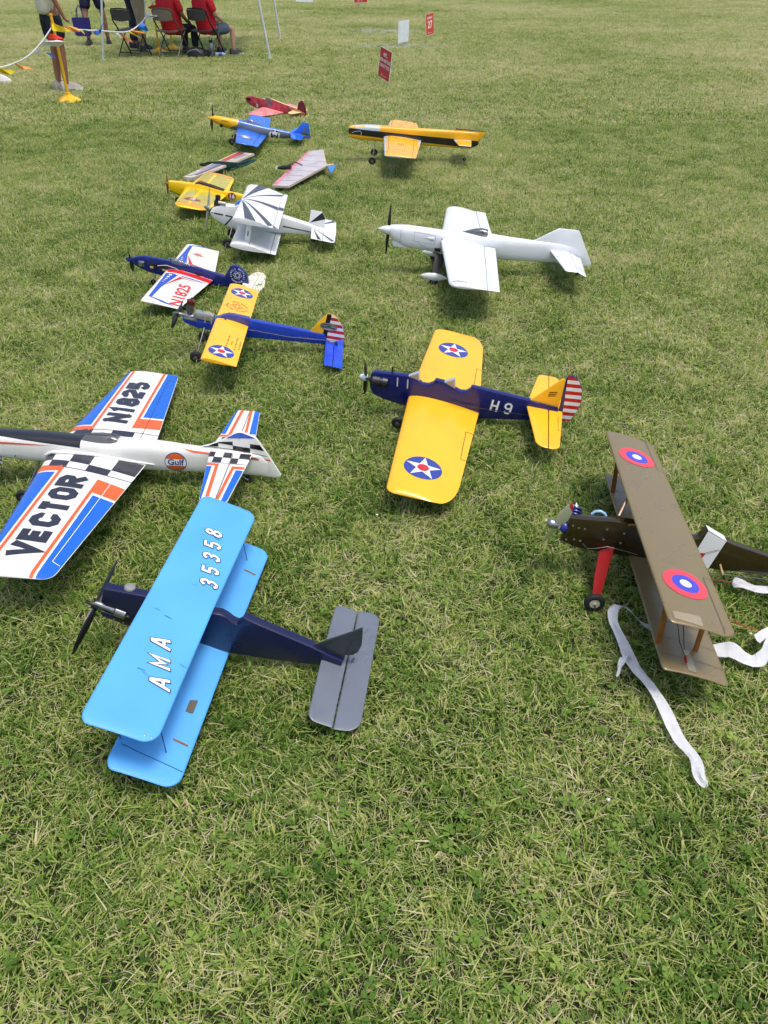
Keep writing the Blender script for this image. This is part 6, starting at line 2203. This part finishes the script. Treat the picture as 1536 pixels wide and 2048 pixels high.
def person(loc, yaw, J, label, skin_c, shirt, legs, shoe, sleeves=.55, leglen=1.0, hair=(60, 48, 40), sole=(220, 220, 214), sc=1.0, longpants=False, girth=1.0):
    """J: joints in a frame with y = facing direction; keys pelvis chest neck head, hip/knee/ankle/toe and shoulder/elbow/wrist for L and R"""
    r = empty('person', loc, yaw)
    r.scale = (sc, sc, sc)
    tag(r, label, 'person', 'people at the edge of the field')
    J = {k: Vector(v) for k, v in J.items()}
    sk = mat('skin %d %d %d' % skin_c, skin_c, .5, var=.06)
    V, E = [], []
    ix = {}

    def v(key, co, rad_):
        ix[key] = len(V)
        V.append((tuple(co), rad_))
        return ix[key]
    v('pelvis', J['pelvis'], (.13, .11))
    v('belly', J['pelvis'].lerp(J['chest'], .5), (.145, .115))
    v('chest', J['chest'], (.15, .11))
    v('neck', J['neck'], .055)
    v('head', J['head'], (.078, .09))
    v('crown', J['head'] + (J['head'] - J['neck']).normalized() * .10, (.065, .075))
    E += [(0, 1), (1, 2), (2, 3), (3, 4), (4, 5)]
    for s in 'LR':
        for k, rr, pv in (('hip', .085, 'pelvis'), ('knee', .055, None), ('ankle', .037, None), ('toe', .018, None)):
            v(k + s, J[k + s], rr)
        v('thigh' + s, J['hip' + s].lerp(J['knee' + s], .5), .074)
        v('calf' + s, J['knee' + s].lerp(J['ankle' + s], .35), .053)
        E += [(ix['pelvis'], ix['hip' + s]), (ix['hip' + s], ix['thigh' + s]), (ix['thigh' + s], ix['knee' + s]), (ix['knee' + s], ix['calf' + s]), (ix['calf' + s], ix['ankle' + s]), (ix['ankle' + s], ix['toe' + s])]
        for k, rr in (('shoulder', .06), ('elbow', .040), ('wrist', .028)):
            v(k + s, J[k + s], rr)
        d = (J['wrist' + s] - J['elbow' + s]).normalized()
        side = d.cross(Vector((0, 1, .2))).normalized()
        pm = J['wrist' + s] + d * .055
        v('palm' + s, pm, (.030, .018))
        E += [(ix['chest'], ix['shoulder' + s]), (ix['shoulder' + s], ix['elbow' + s]), (ix['elbow' + s], ix['wrist' + s]), (ix['wrist' + s], ix['palm' + s])]
        curl = side.cross(d).normalized()
        for q in range(5):
            off = (q - 2) * .018
            if q == 0:
                a, b = J['wrist' + s] + d * .04 - side * .035, J['wrist' + s] + d * .075 - side * .05 + curl * .01
            else:
                ln = (.040, .075, .085, .078, .062)[q]
                a, b = pm + d * ln * .5 + side * off, pm + d * ln * .9 + side * off * 1.05 + curl * .025
            i = v('f%d%s' % (q, s), a, .0095)
            j = v('g%d%s' % (q, s), b, .0075)
            E += [(ix['wrist' + s] if q == 0 else ix['palm' + s], i), (i, j)]
    body = skin('body', V, E, sk, r)
    # shirt
    sm = mat('shirt %d %d %d' % shirt, shirt, .8, var=.10, scale=10, bump=.25, bscale=30)
    P = [(J['pelvis'] + (J['chest'] - J['pelvis']) * -.30, (.176 * girth, .15 * girth)), (J['pelvis'] + (J['chest'] - J['pelvis']) * -.02, (.176 * girth, .15 * girth)), (J['pelvis'].lerp(J['chest'], .5), (.185 * girth, .155 * girth)), (J['chest'], (.185 * girth, .15 * girth)), (J['chest'].lerp(J['neck'], .72), (.075, .07))]
    vv = [(tuple(a), b) for a, b in P]
    ee = [(0, 1), (1, 2), (2, 3), (3, 4)]
    for s in 'LR':
        i = len(vv)
        vv += [(tuple(J['shoulder' + s]), .085), (tuple(J['shoulder' + s].lerp(J['elbow' + s], sleeves)), .072), (tuple(J['shoulder' + s].lerp(J['elbow' + s], sleeves + .25)), .070)]
        ee += [(3, i), (i, i + 1), (i + 1, i + 2)]
    skin('shirt', vv, ee, sm, r)
    # shorts or trousers
    lm = mat('cloth %d %d %d' % legs, legs, .8, var=.12, scale=14, bump=.25, bscale=40)
    vv = [(tuple(J['pelvis'] + (J['pelvis'] - J['chest']) * -.10), (.155, .135)), (tuple(J['pelvis'] + (J['pelvis'] - J['chest']) * .08), (.150, .13))]
    ee = [(0, 1)]
    for s in 'LR':
        i = len(vv)
        hp, kn, an = J['hip' + s], J['knee' + s], J['ankle' + s]
        pts = [(hp.lerp(kn, .15), .112), (hp.lerp(kn, .5), .108), (hp.lerp(kn, .82 * leglen), .105)]
        if longpants:
            pts = [(hp.lerp(kn, .15), .108), (hp.lerp(kn, .6), .090), (kn, .078), (kn.lerp(an, .5), .070), (an + Vector((0, 0, .03)), .066)]
        vv += [(tuple(a), b) for a, b in pts]
        ee += [(1, i)] + [(i + k, i + k + 1) for k in range(len(pts) - 1)]
    skin('trousers' if longpants else 'shorts', vv, ee, lm, r)
    # shoes
    hm = mat('shoe %d %d %d' % shoe, shoe, .6, var=.08)
    for s in 'LR':
        a, t = J['ankle' + s], J['toe' + s]
        f = (t - a)
        f.z = 0
        f = f.normalized()
        sd = Vector((-f.y, f.x, 0))
        rings = []
        for d, wd, h in ((-.085, .018, .06), (-.07, .044, .095), (-.01, .050, .105), (.04, .050, .098), (.09, .050, .080), (.14, .050, .060), (.175, .036, .034), (.195, .014, .022)):
            c = Vector((a.x, a.y, 0)) + f * d
            rings.append([c + sd * wd * cos(q) * (1 if sin(q) < .2 else .8) + Vector((0, 0, .012 + max(-.012, h * sin(q)))) for q in [2 * pi * k / 14 for k in range(14)]])
        sh = finish(loft(rings), 'shoe', hm, r)
        rings = []
        for d, wd in ((-.08, .02), (-.06, .040), (.04, .044), (.12, .050), (.17, .042), (.20, .016)):
            c = Vector((a.x, a.y, 0)) + f * d
            rings.append([c + sd * wd + Vector((0, 0, .022)), c - sd * wd + Vector((0, 0, .022)), c - sd * wd + Vector((0, 0, -.006)), c + sd * wd + Vector((0, 0, -.006))])
        finish(loft(rings), 'sole', mat('sole %d %d %d' % sole, sole, .7), sh)
    # head details
    hd = J['head'] + (J['head'] - J['neck']).normalized() * .05
    bm = bmesh.new()
    bmesh.ops.create_uvsphere(bm, u_segments=20, v_segments=12, radius=1)
    for q in list(bm.verts):
        q.co = Vector((q.co.x * .086, q.co.y * .104 - .012, q.co.z * .112 + .018))
    bmesh.ops.delete(bm, geom=[q for q in bm.verts if q.co.z < -.02 or (q.co.y > .045 and q.co.z < .075)], context='VERTS')
    for q in bm.verts:
        q.co += hd
    finish(bm, 'hair', mat('hair %d %d %d' % hair, hair, .7, var=.3, scale=60), r)
    return r


def standing(st=.10, step=0.0, arm=0.0, lift=0.0):
    J = dict(pelvis=(0, 0, .93), chest=(0, .0, 1.27), neck=(0, .01, 1.46), head=(0, .035, 1.58))
    for s, g in (('L', -1), ('R', 1)):
        J['hip' + s] = (g * .095, 0, .88)
        J['knee' + s] = (g * (st * .95), .015 + step * g * .5, .48)
        J['ankle' + s] = (g * st, -.02 + step * g, .075)
        J['toe' + s] = (g * (st + .02), .09 + step * g, .022)
        J['shoulder' + s] = (g * .185, 0, 1.39)
        J['elbow' + s] = (g * .25, -.03, 1.11)
        J['wrist' + s] = (g * .24, .07 + arm, .88 + lift)
    return J


def seated(kn=.10, splay=.0):
    J = dict(pelvis=(0, -.02, .44), chest=(0, -.07, .78), neck=(0, -.03, .98), head=(0, .01, 1.10))
    for s, g in (('L', -1), ('R', 1)):
        J['hip' + s] = (g * .10, .03, .42)
        J['knee' + s] = (g * (.13 + splay), .40, .44)
        J['ankle' + s] = (g * (.14 + splay), .38, .075)
        J['toe' + s] = (g * (.16 + splay), .48, .022)
        J['shoulder' + s] = (g * .205, -.06, .92)
        J['elbow' + s] = (g * .265, .02, .66)
        J['wrist' + s] = (g * .15, .22, .56)
    return J


def crowd():
    sk1, sk2, sk3 = (150, 102, 76), (196, 150, 124), (176, 128, 102)
    person((-4.20, 11.48, 0), rad(-50), standing(.085, .02), 'standing person in cream shirt, navy shorts and grey canvas shoes by the yellow stanchion', sk1, (214, 206, 184), (26, 28, 42), (164, 158, 144), leglen=1.0, sc=.98)
    person((-5.42, 12.25, 0), rad(-70), standing(.09, .03), 'person at the left frame edge showing only a bare leg and white shoe', sk2, (120, 130, 150), (60, 66, 80), (206, 204, 200), sc=.98)
    person((-5.53, 17.45, 0), rad(-168), standing(.17, .10, lift=.02), 'walking person in navy shorts and black shoes carrying a purple tote bag', sk3, (60, 66, 96), (24, 28, 62), (26, 26, 30), sole=(30, 30, 34), sc=1.0)
    person((-4.38, 16.35, 0), rad(-100), standing(.07, .05), 'person in khaki trousers and black shoes behind the empty folding chair', sk2, (150, 150, 140), (158, 144, 118), (26, 26, 30), longpants=True, sc=1.0)
    person((-4.62, 16.75, 0), rad(-80), standing(.06, .03), 'person in dark navy trousers mostly hidden behind the khaki trousers', sk3, (70, 80, 110), (24, 26, 58), (24, 24, 28), sole=(30, 30, 34), longpants=True, sc=1.0)
    chair(-4.31, 15.42, rad(-20), 'empty black folding chair at the left of the row', 'dark')
    chair(-3.62, 15.42, rad(-20), 'tan backed folding chair holding the person in navy trousers', 'tan')
    chair(-3.04, 15.46, rad(-24), 'dark folding chair holding the person in grey shorts', 'dark')
    person((-3.60, 15.50, 0), rad(-34), seated(.1, .0), 'seated person in red shirt and navy trousers on the tan backed chair', sk1, (186, 20, 34), (22, 26, 44), (28, 28, 32), longpants=True, sole=(180, 180, 180), sc=.90, sleeves=.6, girth=1.25)
    person((-3.02, 15.56, 0), rad(-46), seated(.1, .09), 'seated person in red shirt and grey shorts on the right hand chair', sk2, (200, 24, 42), (88, 104, 118), (44, 46, 50), leglen=1.1, sc=.90, sleeves=.6, girth=1.25)
    # tote bag
    r = empty('tote_bag', atY(168, 72, 17.3))
    tag(r, 'purple tote bag hanging from the hand of the walking person', 'bag')
    pm = mat('bag purple', (42, 32, 116), .6)
    bm = bmesh.new()
    b_loft(bm, [[(x * w_, y * .05, z) for x, y in ((-1, -1), (1, -1), (1.05, 0), (1, 1), (-1, 1), (-1.05, 0))] for z, w_ in ((.0, .10), (.02, .14), (.16, .15), (.30, .155))])
    finish(bm, 'bag_body', pm, r)
    for y in (-.04, .04):
        finish(tube([(-.07, y, .29), (-.05, y * .6, .42), (0, 0, .50), (.05, y * .6, .42), (.07, y, .29)], .008, 6), 'strap', pm, r)
    # rucksack and bottles
    r = empty('backpack', (atY(396, 110, 15.35).x, 15.35, 0))
    tag(r, 'black backpack slumped on the grass between the two seated people', 'backpack')
    bk = mat('backpack black nylon', (22, 22, 26), .55, bump=.3)
    rings = []
    for x, h, wd in ((-.19, .04, .05), (-.15, .11, .10), (-.04, .15, .13), (.08, .13, .12), (.17, .09, .09), (.21, .03, .04)):
        rings.append([(x, wd * cos(q), .005 + h * max(0, sin(q)) ** .7 + .01 * sin(3 * x * 20)) for q in [pi * k / 10 for k in range(11)]] + [(x, -wd * .8, .0), (x, wd * .8, .0)])
    b_ = finish(loft(rings), 'bag_body', bk, r)
    finish(tube([(-.18, -.06, .05), (-.10, -.13, .10), (.02, -.15, .12), (.08, -.14, .06)], .006, 6), 'zip', mat('zip grey', (150, 150, 150), .5), b_)
    finish(tube([(.12, -.09, .08), (.2, -.12, .10), (.26, -.1, .04), (.2, -.09, .0)], .012, 6), 'strap', bk, r)
    q = atY(424, 108, 15.5)
    r = empty('water_bottle', (q.x, 15.5, 0))
    tag(r, 'tall clear and silver water bottle with black cap standing by the right chair', 'bottle')
    finish(lathe((0, 0, 0), (0, 0, 1), [(0, .030), (.01, .036), (.15, .036), (.18, .028), (.19, .020)], 16), 'bottle_body', mat('bottle steel', (168, 174, 180), .3, metal=.6), r)
    finish(lathe((0, 0, .19), (0, 0, 1), [(0, .030), (.035, .030), (.04, .022)], 16), 'cap', M_BLKPLASTIC, r)
    finish(tube([(-.022, 0, .225), (-.02, 0, .27), (.02, 0, .27), (.022, 0, .225)], .006, 6), 'carry_loop', M_BLKPLASTIC, r)
    q = atY(441, 109, 15.35)
    r = empty('drink_bottle', (q.x, 15.35, 0), rad(10))
    tag(r, 'clear drink bottle with blue label lying in front of the right chair', 'bottle')
    finish(lathe((-.09, 0, .03), (1, 0, 0), [(0, .02), (.008, .031), (.06, .031)], 14), 'bottle_body', mat('clear plastic', (190, 204, 216), .15, alpha=.6), r)
    finish(lathe((-.03, 0, .03), (1, 0, 0), [(0, .0315), (.06, .0315)], 14), 'paper_label', mat('label blue', (60, 90, 170), .5), r)
    finish(lathe((.03, 0, .03), (1, 0, 0), [(0, .031), (.03, .028), (.05, .014), (.07, .013)], 14), 'bottle_neck', mat('clear plastic', (190, 204, 216), .15, alpha=.6), r)


streamers()
signs()
stanchion(-3.86, 10.6, .88, 'yellow rope stanchion in front of the person in cream shirt')
stanchion(-4.03, 16.03, .95, 'yellow rope stanchion between the empty and the tan chair')
stanchion(-3.925, 16.63, .95, 'yellow rope stanchion behind the tan chair, mostly hidden')
bunting()
tent()
crowd()
